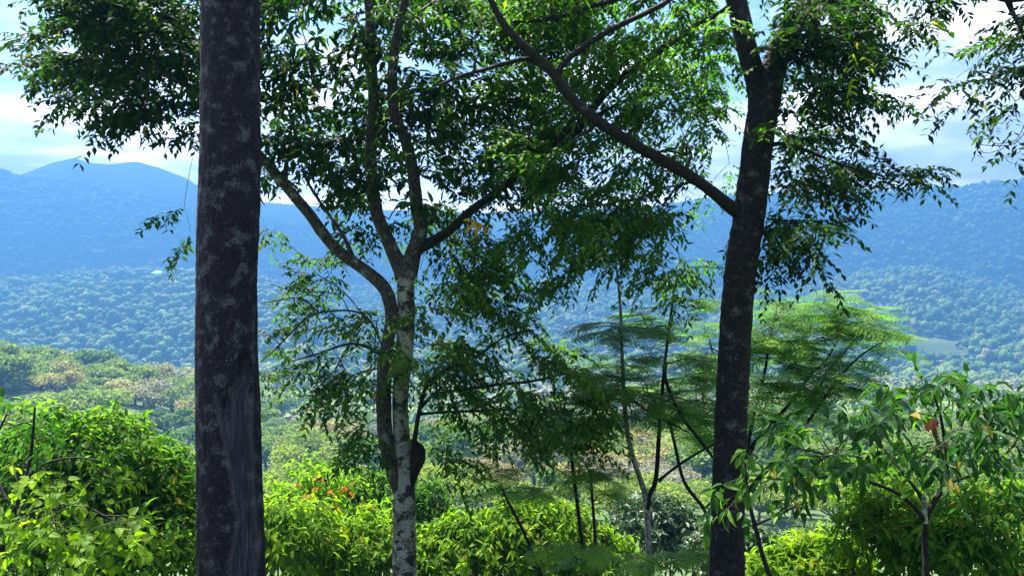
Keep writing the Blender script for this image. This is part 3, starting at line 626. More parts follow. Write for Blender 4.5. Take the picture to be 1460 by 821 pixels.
# ------------------------------------------------------------------ feathery saplings
def whorls(t, targets, mat, per=5, Lf=.36, tintm=.5, flat=True, wood='twig', **k):
    tips, dirs = t.twigs(targets, M[wood], name='branchlets', sag=.05, r_tip=.0035, rmax=.012)
    b = np.repeat(tips, per, 0); a = rng.random(len(b)) * 2 * math.pi
    out = np.stack([np.cos(a), np.sin(a), rng.uniform(-.04, .14, len(b))], 1)
    dh = np.repeat(dirs, per, 0) * np.array([.6, .6, .15])
    dr = norm(out + dh)
    mb = MB(); fronds(mb, b + dr * .02, dr, Lf=Lf, tint=np.clip(tintm + rnd(len(b)) * .22, 0, 1), **k); mb.build('foliage', mat, t.t)

d = 9.5
S1 = Tree('feathery_sapling', 'tall slender feathery sapling with two stems rising from one pale foot', 'sapling', on_ground(927, 821, d))
S1.limb('stem', M['bark_sapling'], [(927, 920, 13, d), (926, 821, 10, d), (922, 720, 9, d), (915, 690, 8, d), (905, 660, 7.5, d), (895, 620, 7, d), (890, 570, 6, d), (887, 510, 5, d), (885, 450, 4.5, d), (882, 410, 3.5, d), (878, 376, 2.5, d)], sides=10, rough=.04)
S1.limb('stem', M['bark_limb_dark'], [(923, 725, 8, d - .01), (926, 705, 7, d - .02), (935, 682, 6.5, d - .05), (940, 610, 6, d - .1), (943, 570, 5, d - .1), (947, 525, 4.5, d - .1), (955, 460, 4, d - .1), (960, 424, 3, d - .1)], sides=10, rough=.04)
S1.limb('branch', M['bark_limb_dark'], [(939, 685, 4.5, d - .05), (960, 668, 4, d - .1), (995, 645, 3.5, d - .2), (1020, 632, 3, d - .3)], sides=6)
S1.limb('branch', M['bark_limb_dark'], [(948, 520, 5, d - .1), (950, 545, 5, d - .25), (970, 590, 5, d - .4), (1000, 630, 5, d - .5), (1016, 651, 4, d - .5)], sides=6)
S1.limb('branch', M['bark_limb_dark'], [(890, 560, 4, d), (915, 580, 3, d - .2), (950, 600, 2.5, d - .3), (985, 618, 2, d - .3)], sides=6)
tg = np.vstack([blob_targets([(880, 368, 35, 8), (868, 462, 32, 14), (915, 478, 45, 12), (858, 515, 36, 14), (930, 452, 28, 18), (880, 545, 60, 14), (962, 505, 30, 15), (900, 598, 55, 12), (850, 560, 30, 14), (985, 540, 28, 16), (840, 604, 40, 12), (930, 556, 36, 14), (965, 570, 30, 16), (960, 430, 20, 14)], 150, 8.9, 10.1)])
whorls(S1, tg, M['leaf_feather'], per=4, Lf=.46, tintm=.55)
S1.limb('bare_stem', M['bark_limb_dark'], [(1012, 742, 5, d + .3), (1000, 720, 5, d + .3), (975, 685, 5, d + .25), (960, 625, 4.5, d + .2), (952, 600, 4, d + .1), (925, 560, 3, d)], sides=6)

d = 10.5
S5 = Tree('feathery_tree', 'bright green feathery young tree of flat layered fronds spreading out behind the dark forked trunk', 'tree', on_ground(1046, 821, d))
S5.limb('stem', M['bark_limb_dark'], [(1046, 930, 16, d), (1046, 830, 13, d), (1050, 720, 11, d), (1062, 655, 9, d), (1095, 610, 7, d), (1130, 570, 4.5, d), (1155, 535, 3.8, d), (1180, 510, 3, d), (1195, 470, 2.2, d), (1160, 430, 1.8, d)], sides=10)
S5.limb('branch', M['bark_limb_dark'], [(1050, 720, 8, d), (1075, 690, 7, d - .2), (1110, 650, 6.5, d - .3), (1145, 610, 4.5, d - .4), (1180, 560, 3.8, d - .4), (1205, 528, 3.2, d - .4), (1232, 503, 2.6, d - .4), (1270, 480, 1.8, d - .4)], sides=8)
S5.limb('branch', M['bark_limb_dark'], [(1095, 612, 5, d), (1135, 590, 5, d + .2), (1160, 568, 3.6, d + .3), (1180, 530, 3, d + .3), (1205, 500, 2.5, d + .3), (1230, 470, 1.8, d + .3)], sides=8)
S5.limb('branch', M['bark_limb_dark'], [(1052, 700, 6, d), (1040, 640, 5, d + .2), (1030, 580, 4, d + .3), (1020, 520, 3, d + .3), (1010, 480, 2, d + .3)], sides=8)
S5.limb('branch', M['bark_limb_dark'], [(1062, 655, 6, d), (1075, 590, 5, d - .1), (1090, 530, 4, d - .1), (1100, 470, 3, d - .1), (1110, 430, 2, d - .1)], sides=8)
tg = blob_targets([(1105, 432, 32, 18), (1165, 448, 42, 22), (1225, 476, 42, 20), (1268, 484, 22, 10), (1130, 495, 45, 24), (1190, 515, 45, 20), (1110, 555, 36, 24), (1175, 555, 36, 16), (1090, 480, 28, 36), (1010, 515, 22, 50), (990, 570, 22, 30), (1005, 610, 20, 20), (1195, 430, 26, 12), (1085, 600, 20, 20), (1140, 590, 30, 14)], 125, 9.8, 11.3)
whorls(S5, tg, M['leaf_feather'], per=4, Lf=.54, tintm=.62)

for (label, stem, blobs, d, mat) in [
    ('thin dark feathery sapling whose top meets the lowest leaves of the pale tree', [(842, 900, 7, 0), (835, 821, 6, 0), (825, 735, 5.5, 0), (817, 670, 5, 0), (814, 630, 4, 0), (812, 600, 3, 0)], [(812, 600, 30, 12), (830, 575, 25, 12), (800, 625, 22, 8)], 9.0, 'leaf_feather'),
    ('feathery sapling with an umbrella of fronds on a thin straight stem', [(855, 900, 6, 0), (851, 821, 5, 0), (848, 760, 4.5, 0), (844, 705, 4, 0), (842, 668, 3, 0)], [(840, 662, 32, 8), (850, 685, 35, 8), (820, 690, 25, 8), (868, 705, 20, 8)], 9.4, 'leaf_feather'),
    ('low feathery sapling with a slanting stem, left of the other thin saplings', [(790, 900, 6, 0), (770, 815, 5, 0), (745, 755, 4.5, 0), (722, 710, 4, 0), (714, 690, 3, 0)], [(700, 680, 30, 8), (725, 695, 35, 8), (690, 712, 28, 7), (755, 700, 22, 8)], 9.2, 'leaf_feather'),
    ('knee high feathery seedling with fern like fronds at the foot of the thin dark saplings', [(800, 900, 5, 0), (805, 850, 4, 0), (815, 800, 3, 0)], [(815, 785, 40, 10), (790, 800, 35, 10), (850, 800, 30, 10)], 8.6, 'leaf_feather'),
    ('fern like feathery seedling at the foot of the dark forked trunk', [(960, 900, 5, 0), (958, 850, 4, 0), (955, 810, 3, 0)], [(950, 795, 40, 10), (985, 800, 25, 10), (930, 808, 25, 10)], 8.6, 'leaf_feather')]:
    s = Tree('feathery_sapling', label, 'sapling', on_ground(stem[0][0], 821, d))
    zb = s.base
    s.limb('stem', M['bark_limb_dark'], [(q[0], q[1], q[2], d) for q in stem], sides=8)
    whorls(s, blob_targets(blobs, 170, d - .4, d + .4), M[mat], per=4, Lf=.27 if d == 8.6 else .36, tintm=.85 if d == 8.6 else .55)

# ------------------------------------------------------------------ broad-leaved plants close by
d = 5.2
B3 = Tree('broadleaf_tree', 'young tree with large drooping leaves and thin forked stem at lower right', 'tree', on_ground(1321, 821, d))
B3.limb('stem', M['bark_limb_dark'], [(1322, 1030, 14, d), (1321, 900, 11, d), (1320, 821, 8.5, d), (1319, 770, 8.5, d), (1320, 741, 8, d), (1332, 715, 7.5, d), (1345, 692, 7, d), (1350, 660, 6, d), (1346, 625, 5, d), (1340, 590, 4, d), (1330, 560, 3, d)], sides=12, rough=.06)
B3.limb('branch', M['bark_limb_dark'], [(1320, 743, 6, d), (1303, 722, 6, d - .05), (1280, 703, 5.5, d - .1), (1250, 690, 5, d - .15), (1215, 678, 4.5, d - .2), (1180, 650, 3.5, d - .25), (1140, 640, 2.5, d - .3), (1100, 640, 2, d - .3)], sides=10)
B3.limb('branch', M['bark_limb_dark'], [(1316, 712, 5, d + .02), (1300, 690, 4.5, d + .1), (1280, 665, 4, d + .2), (1260, 640, 3, d + .3), (1240, 600, 2.5, d + .3)], sides=8)
B3.limb('branch', M['bark_limb_dark'], [(1346, 690, 5, d), (1370, 682, 4.5, d + .1), (1400, 672, 4, d + .2), (1440, 640, 3, d + .3), (1465, 600, 2.5, d + .4)], sides=8)
B3.limb('broken_stub', M['bark_sapling'], [(1319.5, 745, 7, d - .01), (1318, 725, 7, d - .02), (1317, 708, 6.5, d - .03)], sides=10)
tg = blob_targets([(1320, 530, 26, 10), (1360, 545, 30, 14), (1300, 555, 35, 14), (1260, 560, 18, 10), (1340, 585, 50, 20), (1400, 570, 40, 22), (1440, 590, 28, 26), (1280, 600, 45, 18), (1220, 605, 40, 14), (1160, 610, 40, 12), (1110, 605, 28, 14), (1190, 640, 45, 16), (1130, 650, 45, 14), (1260, 635, 40, 16), (1380, 620, 40, 18), (1430, 640, 36, 24), (1290, 655, 35, 16), (1230, 660, 30, 14), (1450, 690, 20, 22), (1400, 665, 26, 16), (1090, 675, 22, 14), (1340, 640, 26, 18), (1150, 680, 24, 10)], 225, 4.7, 5.8)
tips, dirs = B3.twigs(tg, M['twig'], r_tip=.0018, sag=.1)
mb = MB(); simple(mb, tips, B3.away(tips, dirs, c=P(1310, 640, 5.2)), Ls=.28, nl=7, ll=.118, lw=.050, down=.65, tint=np.clip(.36 + rnd(len(tips)) * .25, 0, 1)); mb.build('foliage', M['leaf_broad'], B3.t)
mb = MB(); simple(mb, P(np.array([1334, 1326]), np.array([596, 590]), 5.0), np.array([[0, 0, -1.], [.3, 0, -1]]), Ls=.05, nl=2, ll=.11, lw=.06); mb.build('dead_leaves', M['leaf_dead'], B3.t)

d = 5.4
B4_ = Tree('broadleaf_sapling', 'slanting sapling with a bright leaf tuft against the dark forked trunk', 'sapling', on_ground(1180, 821, d))
B4_.limb('stem', M['bark_limb_dark'], [(1180, 1010, 9, d), (1120, 880, 8, d), (1090, 800, 7, d), (1075, 745, 6, d), (1066, 705, 5, d), (1064, 680, 4, d), (1062, 660, 3, d)], sides=8)
B4_.limb('branch', M['bark_limb_dark'], [(1075, 748, 4, d), (1095, 740, 4, d), (1120, 728, 3, d), (1150, 715, 2, d)], sides=6)
B4_.limb('branch', M['bark_limb_dark'], [(1066, 700, 4, d), (1080, 680, 4, d), (1100, 662, 3.5, d), (1115, 645, 2.5, d)], sides=6)
tg = blob_targets([(1040, 690, 16, 10), (1050, 715, 14, 16), (1032, 735, 10, 12), (1062, 655, 14, 10), (1085, 640, 16, 12), (1075, 690, 14, 12), (1105, 600, 14, 22)], 250, 5.0, 5.6)
tips, dirs = B4_.twigs(tg, M['twig'], r_tip=.0018)
mb = MB(); simple(mb, tips, B4_.away(tips, dirs, c=P(1062, 690, 5.4)), Ls=.16, nl=5, ll=.13, lw=.05, down=.7, tint=np.clip(.7 + rnd(len(tips)) * .2, 0, 1)); mb.build('foliage', M['leaf_broad'], B4_.t)

d = 5.6
B0 = Tree('leafy_shrub', 'loose shrub with dark upper leaves on a thin curved dark stem at the left edge', 'shrub', on_ground(-10, 821, d))
B0.limb('stem', M['bark_limb_dark'], [(-30, 1000, 10, d), (-15, 860, 9, d), (2, 785, 8, d), (20, 730, 7, d), (36, 690, 6.5, d), (43, 655, 5, d), (47, 620, 4, d), (50, 580, 3, d)], sides=8)
B0.limb('branch', M['bark_limb_dark'], [(36, 685, 5, d), (52, 668, 4.5, d - .05), (75, 657, 4, d - .1), (110, 652, 3.5, d - .15), (145, 657, 3, d - .2)], sides=8)
B0.limb('branch', M['bark_limb_dark'], [(20, 730, 4, d), (0, 690, 4, d + .1), (-10, 640, 3, d + .2), (10, 590, 2.5, d + .2)], sides=8)
B0.limb('branch', M['bark_limb'], [(-5, 830, 4, d), (30, 800, 4, d - .2), (60, 750, 3, d - .3), (110, 720, 2.5, d - .3), (160, 740, 2, d - .3)], sides=8)
tg = blob_targets([(15, 575, 25, 12), (45, 595, 35, 14), (85, 608, 40, 12), (20, 615, 30, 18), (70, 635, 40, 14), (120, 640, 30, 12)], 330, 5.1, 6.1)
tips, dirs = B0.twigs(tg, M['twig'], r_tip=.0018)
mb = MB(); simple(mb, tips, B0.away(tips, dirs, c=P(50, 680, 5.6)), Ls=.2, nl=6, ll=.10, lw=.045, down=.5, tint=np.clip(.2 + rnd(len(tips)) * .2, 0, 1)); mb.build('foliage', M['leaf_broad'], B0.t)
tg = blob_targets([(60, 690, 50, 18), (110, 720, 40, 20), (40, 740, 40, 30), (80, 780, 55, 30), (150, 770, 40, 30), (10, 800, 30, 25), (140, 690, 25, 14), (110, 760, 40, 30), (180, 740, 25, 20)], 240, 4.9, 6.2)
mbt = MB(); tips, dirs = grow(mbt, np.vstack(B0.nodes), tg, r_tip=.0016); mbt.build('twigs', M['twig'], B0.t, smooth=True)
mb = MB(); simple(mb, tips, B0.away(tips, dirs, c=P(50, 700, 5.6)), Ls=.2, nl=6, ll=.085, lw=.06, down=.35, tint=np.clip(.42 + rnd(len(tips)) * .25, 0, 1), kind='heart'); mb.build('foliage', M['leaf_bush_lime'], B0.t)

# ------------------------------------------------------------------ bushes on the slope
def bush(name, label, lobes, d, mat, leaf=(.12, .048), per=.012, tintm=.5, up=.35, down=.45, group=None, depth=.8, nl=8, Ls=.3, extra=None, cat='bush'):
    """lobes in photo pixels (cx, cy, rx, ry) at distance d, each a rounded mass of leafy shoots down to the ground"""
    cs = []
    for (cx, cy, rx, ry, *dd) in lobes:
        di = d + (dd[0] if dd else 0)
        cs.append((P(cx, cy, di), rx / F * di, ry / F * di))
    c0 = np.mean([c[0] for c in cs], 0); g = GZ(c0[0], c0[1])
    t = thing(name, label, cat, (c0[0], c0[1], g), group)
    b = []; dr = []; tn = []
    wood = MB()
    for c, rx, rz in cs:
        area = 2 * math.pi * rx * (rx * depth + rz) / 1.6
        n = int(area / per)
        v = norm(rnd(n, 3)); v[:, 2] = np.where(v[:, 2] < -.35, -v[:, 2], v[:, 2])
        rr_ = 1 - .5 * rng.random(n) ** 2.2
        lump = 1 + .21 * perlin(v[:, 0] * 2.3 + c[0], v[:, 2] * 2.3 + v[:, 1] * 1.7) + .10 * perlin(v[:, 0] * 5 + c[0], v[:, 2] * 5 + v[:, 1] * 4)
        b.append(c + v * np.array([rx, rx * depth, rz]) * (rr_ * lump)[:, None]); dr.append(norm(v * np.array([1, 1, .8]) + UP * up))
        tn.append(tintm + .16 * perlin(v[:, 0] * 3 + c[0] * 5, v[:, 2] * 3) + rnd(n) * .13)
        foot = np.array([c[0], c[1], GZ(c[0], c[1]) - .1])
        for q in range(6):
            e = c + norm(rnd(3) + UP * .8) * np.array([rx, rx * depth, rz]) * .75
            f0 = foot + rnd(3) * np.array([.12, .12, 0]); mid = (f0 + e) / 2 + rnd(3) * .12
            o = resample(np.array([[*f0, .028], [*mid, .02], [*e, .006]]), .2); tube(wood, o[:, :3], o[:, 3], 6, .1)
    wood.build('stems', M['twig'], t, smooth=True)
    b = np.vstack(b); dr = np.vstack(dr); tn = np.clip(np.concatenate(tn), 0, 1)
    keep = b[:, 2] > height(b[:, 0], b[:, 1]) + .1
    mb = MB(); simple(mb, b[keep], dr[keep], Ls=Ls, nl=nl, ll=leaf[0], lw=leaf[1], down=down, tint=tn[keep], spread=.75)
    mb.build('foliage', M[mat], t)
    if extra:
        pts, emat, en, nn, el = extra; pts = np.array(pts, float)
        mb = MB(); simple(mb, P(pts[:, 0], pts[:, 1], pts[:, 2]), norm(rnd(len(pts), 3) * .4 + UP * .3), Ls=.12, nl=nn, ll=el, lw=el * .42, down=1.0, jit=.25); mb.build(en, M[emat], t)
    return t

bush('coffee_bush', 'big rounded bush with long glossy leaves filling the lower left behind the curved dark stem', [(150, 735, 118, 125), (60, 715, 95, 110), (228, 760, 56, 95), (60, 800, 110, 80, -.6), (190, 810, 85, 70, -.6)], 8.4, 'leaf_bush', leaf=(.13, .050), per=.0085, tintm=.54)
bush('coffee_bush', 'lime green bush right beside the foot of the thick wounded trunk', [(415, 800, 68, 78), (365, 790, 40, 62)], 12, 'leaf_bush_lime', leaf=(.185, .07), per=.0125, tintm=.5, down=.65, Ls=.4)
bush('coffee_bush', 'lime green bush directly behind the foot of the pale double stemmed trunk', [(520, 812, 62, 62), (470, 815, 45, 50, .3)], 12.6, 'leaf_bush_lime', leaf=(.185, .07), per=.0125, tintm=.42, down=.65, Ls=.4)
bush('flushing_shrub', 'pale green shrub dotted with orange red young leaves behind the lime bushes', [(430, 728, 46, 48), (480, 740, 50, 52), (520, 770, 40, 40)], 14.5, 'leaf_bush', leaf=(.20, .075), per=.05, tintm=.75, down=.7, Ls=.5, extra=([(492, 696, 12.7), (497, 702, 12.7), (470, 704, 12.8), (456, 694, 12.8), (424, 692, 12.7), (441, 707, 12.7), (484, 722, 12.6), (511, 713, 12.7), (531, 722, 12.6), (463, 682, 13.0)], 'leaf_red', 'young_leaves', 2, .14))
bush('shrub', 'slender shrub with a drooping leafy top rising above the red dotted shrub', [(447, 690, 34, 22), (440, 720, 26, 40)], 15.6, 'leaf_bush', leaf=(.24, .075), per=.07, tintm=.6, down=.8, Ls=.5)
bush('coffee_bush', 'smooth domed green bush to the left behind the pale trunk', [(515, 712, 44, 38), (545, 735, 52, 50)], 17.5, 'leaf_bush', leaf=(.21, .08), per=.022, tintm=.42, down=.55)
bush('coffee_bush', 'mid green domed bush just to the right behind the pale trunk', [(595, 745, 42, 55), (632, 775, 34, 45)], 16.5, 'leaf_bush', leaf=(.21, .08), per=.022, tintm=.30, down=.55)
bush('coffee_bush', 'wide yellow green bush under the low feathery sapling', [(690, 805, 78, 62), (640, 812, 52, 50), (735, 790, 58, 62)], 12.8, 'leaf_bush_lime', leaf=(.185, .07), per=.0125, tintm=.38, down=.6, Ls=.36)
bush('coffee_bush', 'yellow green bush behind the two thin dark sapling stems', [(800, 795, 66, 62), (855, 815, 48, 44)], 13.4, 'leaf_bush_lime', leaf=(.185, .07), per=.0125, tintm=.40, down=.6, Ls=.36)
bush('dark_shrub', 'dark blue green bush behind the two stemmed sapling', [(925, 765, 52, 55), (975, 785, 46, 52)], 18, 'leaf_bush_dark', leaf=(.21, .085), per=.024, tintm=.5)
bush('dark_shrub', 'dark bush right behind the foot of the dark forked trunk', [(1080, 805, 50, 42), (1030, 800, 40, 45)], 15, 'leaf_bush_dark', leaf=(.21, .085), per=.024, tintm=.6)
bush('grey_shrub', 'small grey green thin bush beyond the forked trunk, in front of the pale field', [(1140, 770, 34, 30), (1180, 785, 34, 32)], 26, 'leaf_bush_dark', leaf=(.14, .06), per=.09, tintm=.8)
bush('coffee_bush', 'bright yellow green bush low between the forked trunk and the drooping leaved tree', [(1180, 815, 62, 42), (1120, 822, 44, 30)], 11.5, 'leaf_bush_lime', leaf=(.19, .072), per=.014, tintm=.5)
bush('coffee_bush', 'bright green bush behind the thin forked stem of the drooping leaved tree', [(1270, 775, 58, 60), (1330, 805, 62, 55)], 10.5, 'leaf_bush_lime', leaf=(.19, .072), per=.014, tintm=.25, Ls=.34)
bush('coffee_bush', 'mid green bush in the bottom right corner', [(1420, 770, 66, 75), (1380, 810, 62, 48)], 9.5, 'leaf_bush', leaf=(.17, .062), per=.014, tintm=.62)
bush('coffee_bush', 'green shrub half hidden behind the drooping leaved tree', [(1290, 700, 60, 50), (1210, 700, 45, 40), (1250, 730, 60, 50)], 14, 'leaf_bush', leaf=(.18, .07), per=.06, tintm=.65)

# ------------------------------------------------------------------ low growth on the slope
n = 16000
gy = rng.uniform(-2, 1, n) + 30 * rng.random(n) ** 1.6; gx = rng.uniform(-1, 1, n) * (gy * .8 + 3)
gp = np.stack([gx, gy, height(gx, gy)], 1)
mb = MB(); k = np.repeat(gp, 3, 0) + rnd(n * 3, 3) * np.array([.05, .05, 0])
leaves(mb, k, rnd(n * 3, 3) * .5 + UP, rnd(n * 3, 3), rng.uniform(.12, .4, n * 3), rng.uniform(.015, .05, n * 3), rng.random(n * 3), 'slim')
tag(mb.build('undergrowth', M['grass']), kind='stuff')

# ------------------------------------------------------------------ trees of the valley
def ico(sub):
    t = (1 + 5 ** .5) / 2
    v = [(-1, t, 0), (1, t, 0), (-1, -t, 0), (1, -t, 0), (0, -1, t), (0, 1, t), (0, -1, -t), (0, 1, -t), (t, 0, -1), (t, 0, 1), (-t, 0, -1), (-t, 0, 1)]
    f = [(0, 11, 5), (0, 5, 1), (0, 1, 7), (0, 7, 10), (0, 10, 11), (1, 5, 9), (5, 11, 4), (11, 10, 2), (10, 7, 6), (7, 1, 8), (3, 9, 4), (3, 4, 2), (3, 2, 6), (3, 6, 8), (3, 8, 9), (4, 9, 5), (2, 4, 11), (6, 2, 10), (8, 6, 7), (9, 8, 1)]
    v = [np.array(x, float) for x in v]
    for _ in range(sub):
        c = {}; nf = []
        def mid(a, b):
            k = (min(a, b), max(a, b))
            if k not in c: c[k] = len(v); v.append((v[a] + v[b]) / 2)
            return c[k]
        for a, b, cc in f:
            x, y, z = mid(a, b), mid(b, cc), mid(cc, a); nf += [(a, x, z), (b, y, x), (cc, z, y), (x, y, z)]
        f = nf
    return norm(np.array(v)), np.array(f)

def valley_meshes(style, seed):
    """trunk and crown of one tree about 1 unit wide; the crown is clumps of small leaf faces"""
    g = np.random.default_rng(seed)
    sp = {'dome': (.52, 12, 1.05), 'umbrella': (.34, 12, 1.15), 'tall': (.75, 9, .7), 'sparse': (.5, 9, 1.0)}[style]
    cz = {'dome': .55, 'umbrella': .62, 'tall': .75, 'sparse': .6}[style]
    nl = sp[1]; cs = []
    for i in range(nl):
        a = g.random() * 6.28; q = math.sqrt(g.random()) * .34 * sp[2]
        cs.append((np.array([math.cos(a) * q, math.sin(a) * q, cz + (g.random() - .35) * sp[0] * .55 - q * .35]), g.uniform(.10, .20)))
    mb = MB(); tr = MB()
    per = 150 if style == 'sparse' else 380
    for c, r in cs:
        v = norm(g.normal(size=(per, 3))); v[:, 2] = np.where(v[:, 2] < -.5, -v[:, 2], v[:, 2])
        b = c + v * (r * (1 - .4 * g.random(per) ** 2))[:, None] * np.array([1.1, 1.1, .75])
        lf = g.uniform(.026, .055, per)
        leaves(mb, b, v * .5 + g.normal(size=(per, 3)) * .6, v + g.normal(size=(per, 3)) * .5, lf, lf * .8, np.clip(g.normal(.5, .2) + g.normal(size=per) * .15, 0, 1), 'dia')
        tp = np.array([0, 0, cz * .35]); md = (tp + c) / 2 + g.normal(size=3) * .03
        o = resample(np.array([[*tp, .014], [*md, .009], [*c, .003]]), .06); tube(tr, o[:, :3], o[:, 3], 5)
        if style == 'sparse':
            for _ in range(7):
                e = c + norm(g.normal(size=3)) * r; tube(tr, np.array([c, (c + e) / 2 + g.normal(size=3) * .01, e]), np.array([.004, .003, .0012]), 3)
    o = resample(np.array([[0, 0, -.05, .024], [.01, 0, cz * .2, .018], [0, .005, cz * .4, .014]]), .05); tube(tr, o[:, :3], o[:, 3], 7, .1)
    return mb, tr

KINDS = [('dome', 'crown_green', 'green_tree', 'rounded green tree standing among others in the valley below the slope', 'tree'),
         ('umbrella', 'crown_yellow', 'yellow_green_tree', 'flat topped yellow green tree standing among others in the valley below', 'tree'),
         ('sparse', 'crown_tan', 'tan_tree', 'thin crowned tan tree almost bare of leaves in the valley below', 'tree'),
         ('tall', 'crown_dark', 'dark_tree', 'tall dark green tree standing among paler ones in the valley below', 'tree'),
         ('sparse', 'crown_pale', 'bare_tree', 'bare pale grey twiggy tree in the valley below', 'tree')]
PROTO = []
for kdx, (st, cm, nm, lb, ct) in enumerate(KINDS):
    for var in range(2):
        a, b = valley_meshes(st, 40 + kdx * 7 + var)
        PROTO.append((kdx, b.mesh('trunk', M['valley_trunk'], smooth=True), a.mesh('crown', M[cm])))
def valley_tree(kdx, x, y, w, h, rot, label=None, group=True, var=0):
    _, tm, cm = PROTO[kdx * 2 + var]; st, _, nm, lb, ct = KINDS[kdx]
    t = thing(nm, label or lb, ct, (x, y, GZ(x, y)), None if label else nm.replace('_', ' ') + 's of the valley')
    t.rotation_euler = (0, 0, rot); t.scale = (w, w, h)
    for n_, me in (('trunk', tm), ('crown', cm)):
        o = bpy.data.objects.new(n_, me); C.objects.link(o); o.parent = t
    return t
taken = []
for (px, ptop, d, w, kdx, label) in [
    (115, 548, 150, 15, 1, 'big yellow green domed tree beyond the coffee bush, left of the tan trees'),
    (20, 520, 190, 14, 0, 'round green tree at the left edge behind the yellow green dome'),
    (60, 530, 175, 12, 1, 'yellow green tree between the left edge and the big dome'),
    (150, 546, 165, 13, 2, 'wide tan tree directly right of the big yellow green dome'),
    (205, 545, 185, 12, 2, 'tan thin leaved tree second to the right of the big yellow green dome'),
    (175, 572, 130, 9, 1, 'small yellow green tree in front of the tan trees'),
    (235, 575, 160, 11, 0, 'round green tree close to the left side of the thick wounded trunk'),
    (262, 605, 150, 10, 0, 'green tree lower down against the left side of the thick wounded trunk'),
    (15, 560, 120, 11, 1, 'yellow green tree at the left edge above the dark leaved shrub'),
    (388, 560, 250, 14, 1, 'bright yellow green tree close to the right side of the thick wounded trunk'),
    (405, 598, 330, 14, 2, 'tan tree low to the right of the thick wounded trunk'),
    (455, 592, 400, 22, 4, 'bare grey crowned tree between the thick trunk and the pale trunk'),
    (505, 600, 380, 17, 2, 'tan crowned tree just left of the pale double trunk'),
    (622, 640, 190, 14, 1, 'pale yellow green spreading tree just right of the black knot'),
    (672, 648, 170, 13, 1, 'pale yellow green spreading tree above the low slanting sapling'),
]:
    p = P(px, ptop, d); g = GZ(p[0], p[1]); h = min(max((p[2] - g) / .83, .7 * w), 1.3 * w)
    valley_tree(kdx, p[0], p[1], w / .8, h, rng.random() * 6.28, label, var=len(taken) % 2); taken.append((p[0], p[1], w * .5))

# scattered forest: near ones single trees, the far woods one mass
pts = []
cell = {}
def scatter(n, r0, r1, dmin):
    a = rng.uniform(-.76, .76, n); y = np.sqrt(rng.uniform(r0 ** 2, r1 ** 2, n)); x = a * y
    out = []
    grid = {}
    for xx, yy in zip(x, y):
        k = (int(xx // dmin), int(yy // dmin)); ok = True
        for i in (-1, 0, 1):
            for j in (-1, 0, 1):
                for q in grid.get((k[0] + i, k[1] + j), ()):
                    if (q[0] - xx) ** 2 + (q[1] - yy) ** 2 < dmin * dmin: ok = False
        if ok: grid.setdefault(k, []).append((xx, yy)); out.append((xx, yy))
    return np.array(out)
near = scatter(14000, 70, 520, 7.6)
fld = fbm(near[:, 0] / 90 + 4, near[:, 1] / 90 + 2, 3)
near = near[(fld < .62)]; near = near[~((near[:, 1] < 160) & (730 + near[:, 0] / near[:, 1] * F < 320))]
for q in taken: near = near[np.hypot(near[:, 0] - q[0], near[:, 1] - q[1]) > q[2]]
order = np.argsort(near[:, 1])
near = near[order]
# keep sight lines to the named trees free
zz = height(near[:, 0], near[:, 1])
NT = 280
single, mass = near[:NT], near[NT:]
def kinds_for(p, g):
    f = fbm(p[:, 0] / 70 + 8, p[:, 1] / 70, 3) + g.normal(size=len(p)) * .3
    return np.where(f > .72, 4, np.where(f > .36, 2, np.where(f > -.12, 1, np.where(f > -.75, 0, 3))))
kk = kinds_for(single, rng)
for (x, y), kd in zip(single, kk):
    if kd in (0, 3) and x / y * F + 730 < 330 and rng.random() < .75: kd = 1 + (rng.random() < .3)
    w = rng.uniform(9, 14); h = w * rng.uniform(.9, 1.25) * (1.2 if kd == 3 else 1)
    if y < 110: w *= .6; h *= .5
    valley_tree(int(kd), float(x), float(y), w / .8, h, rng.random() * 6.28, var=int(rng.integers(2)))

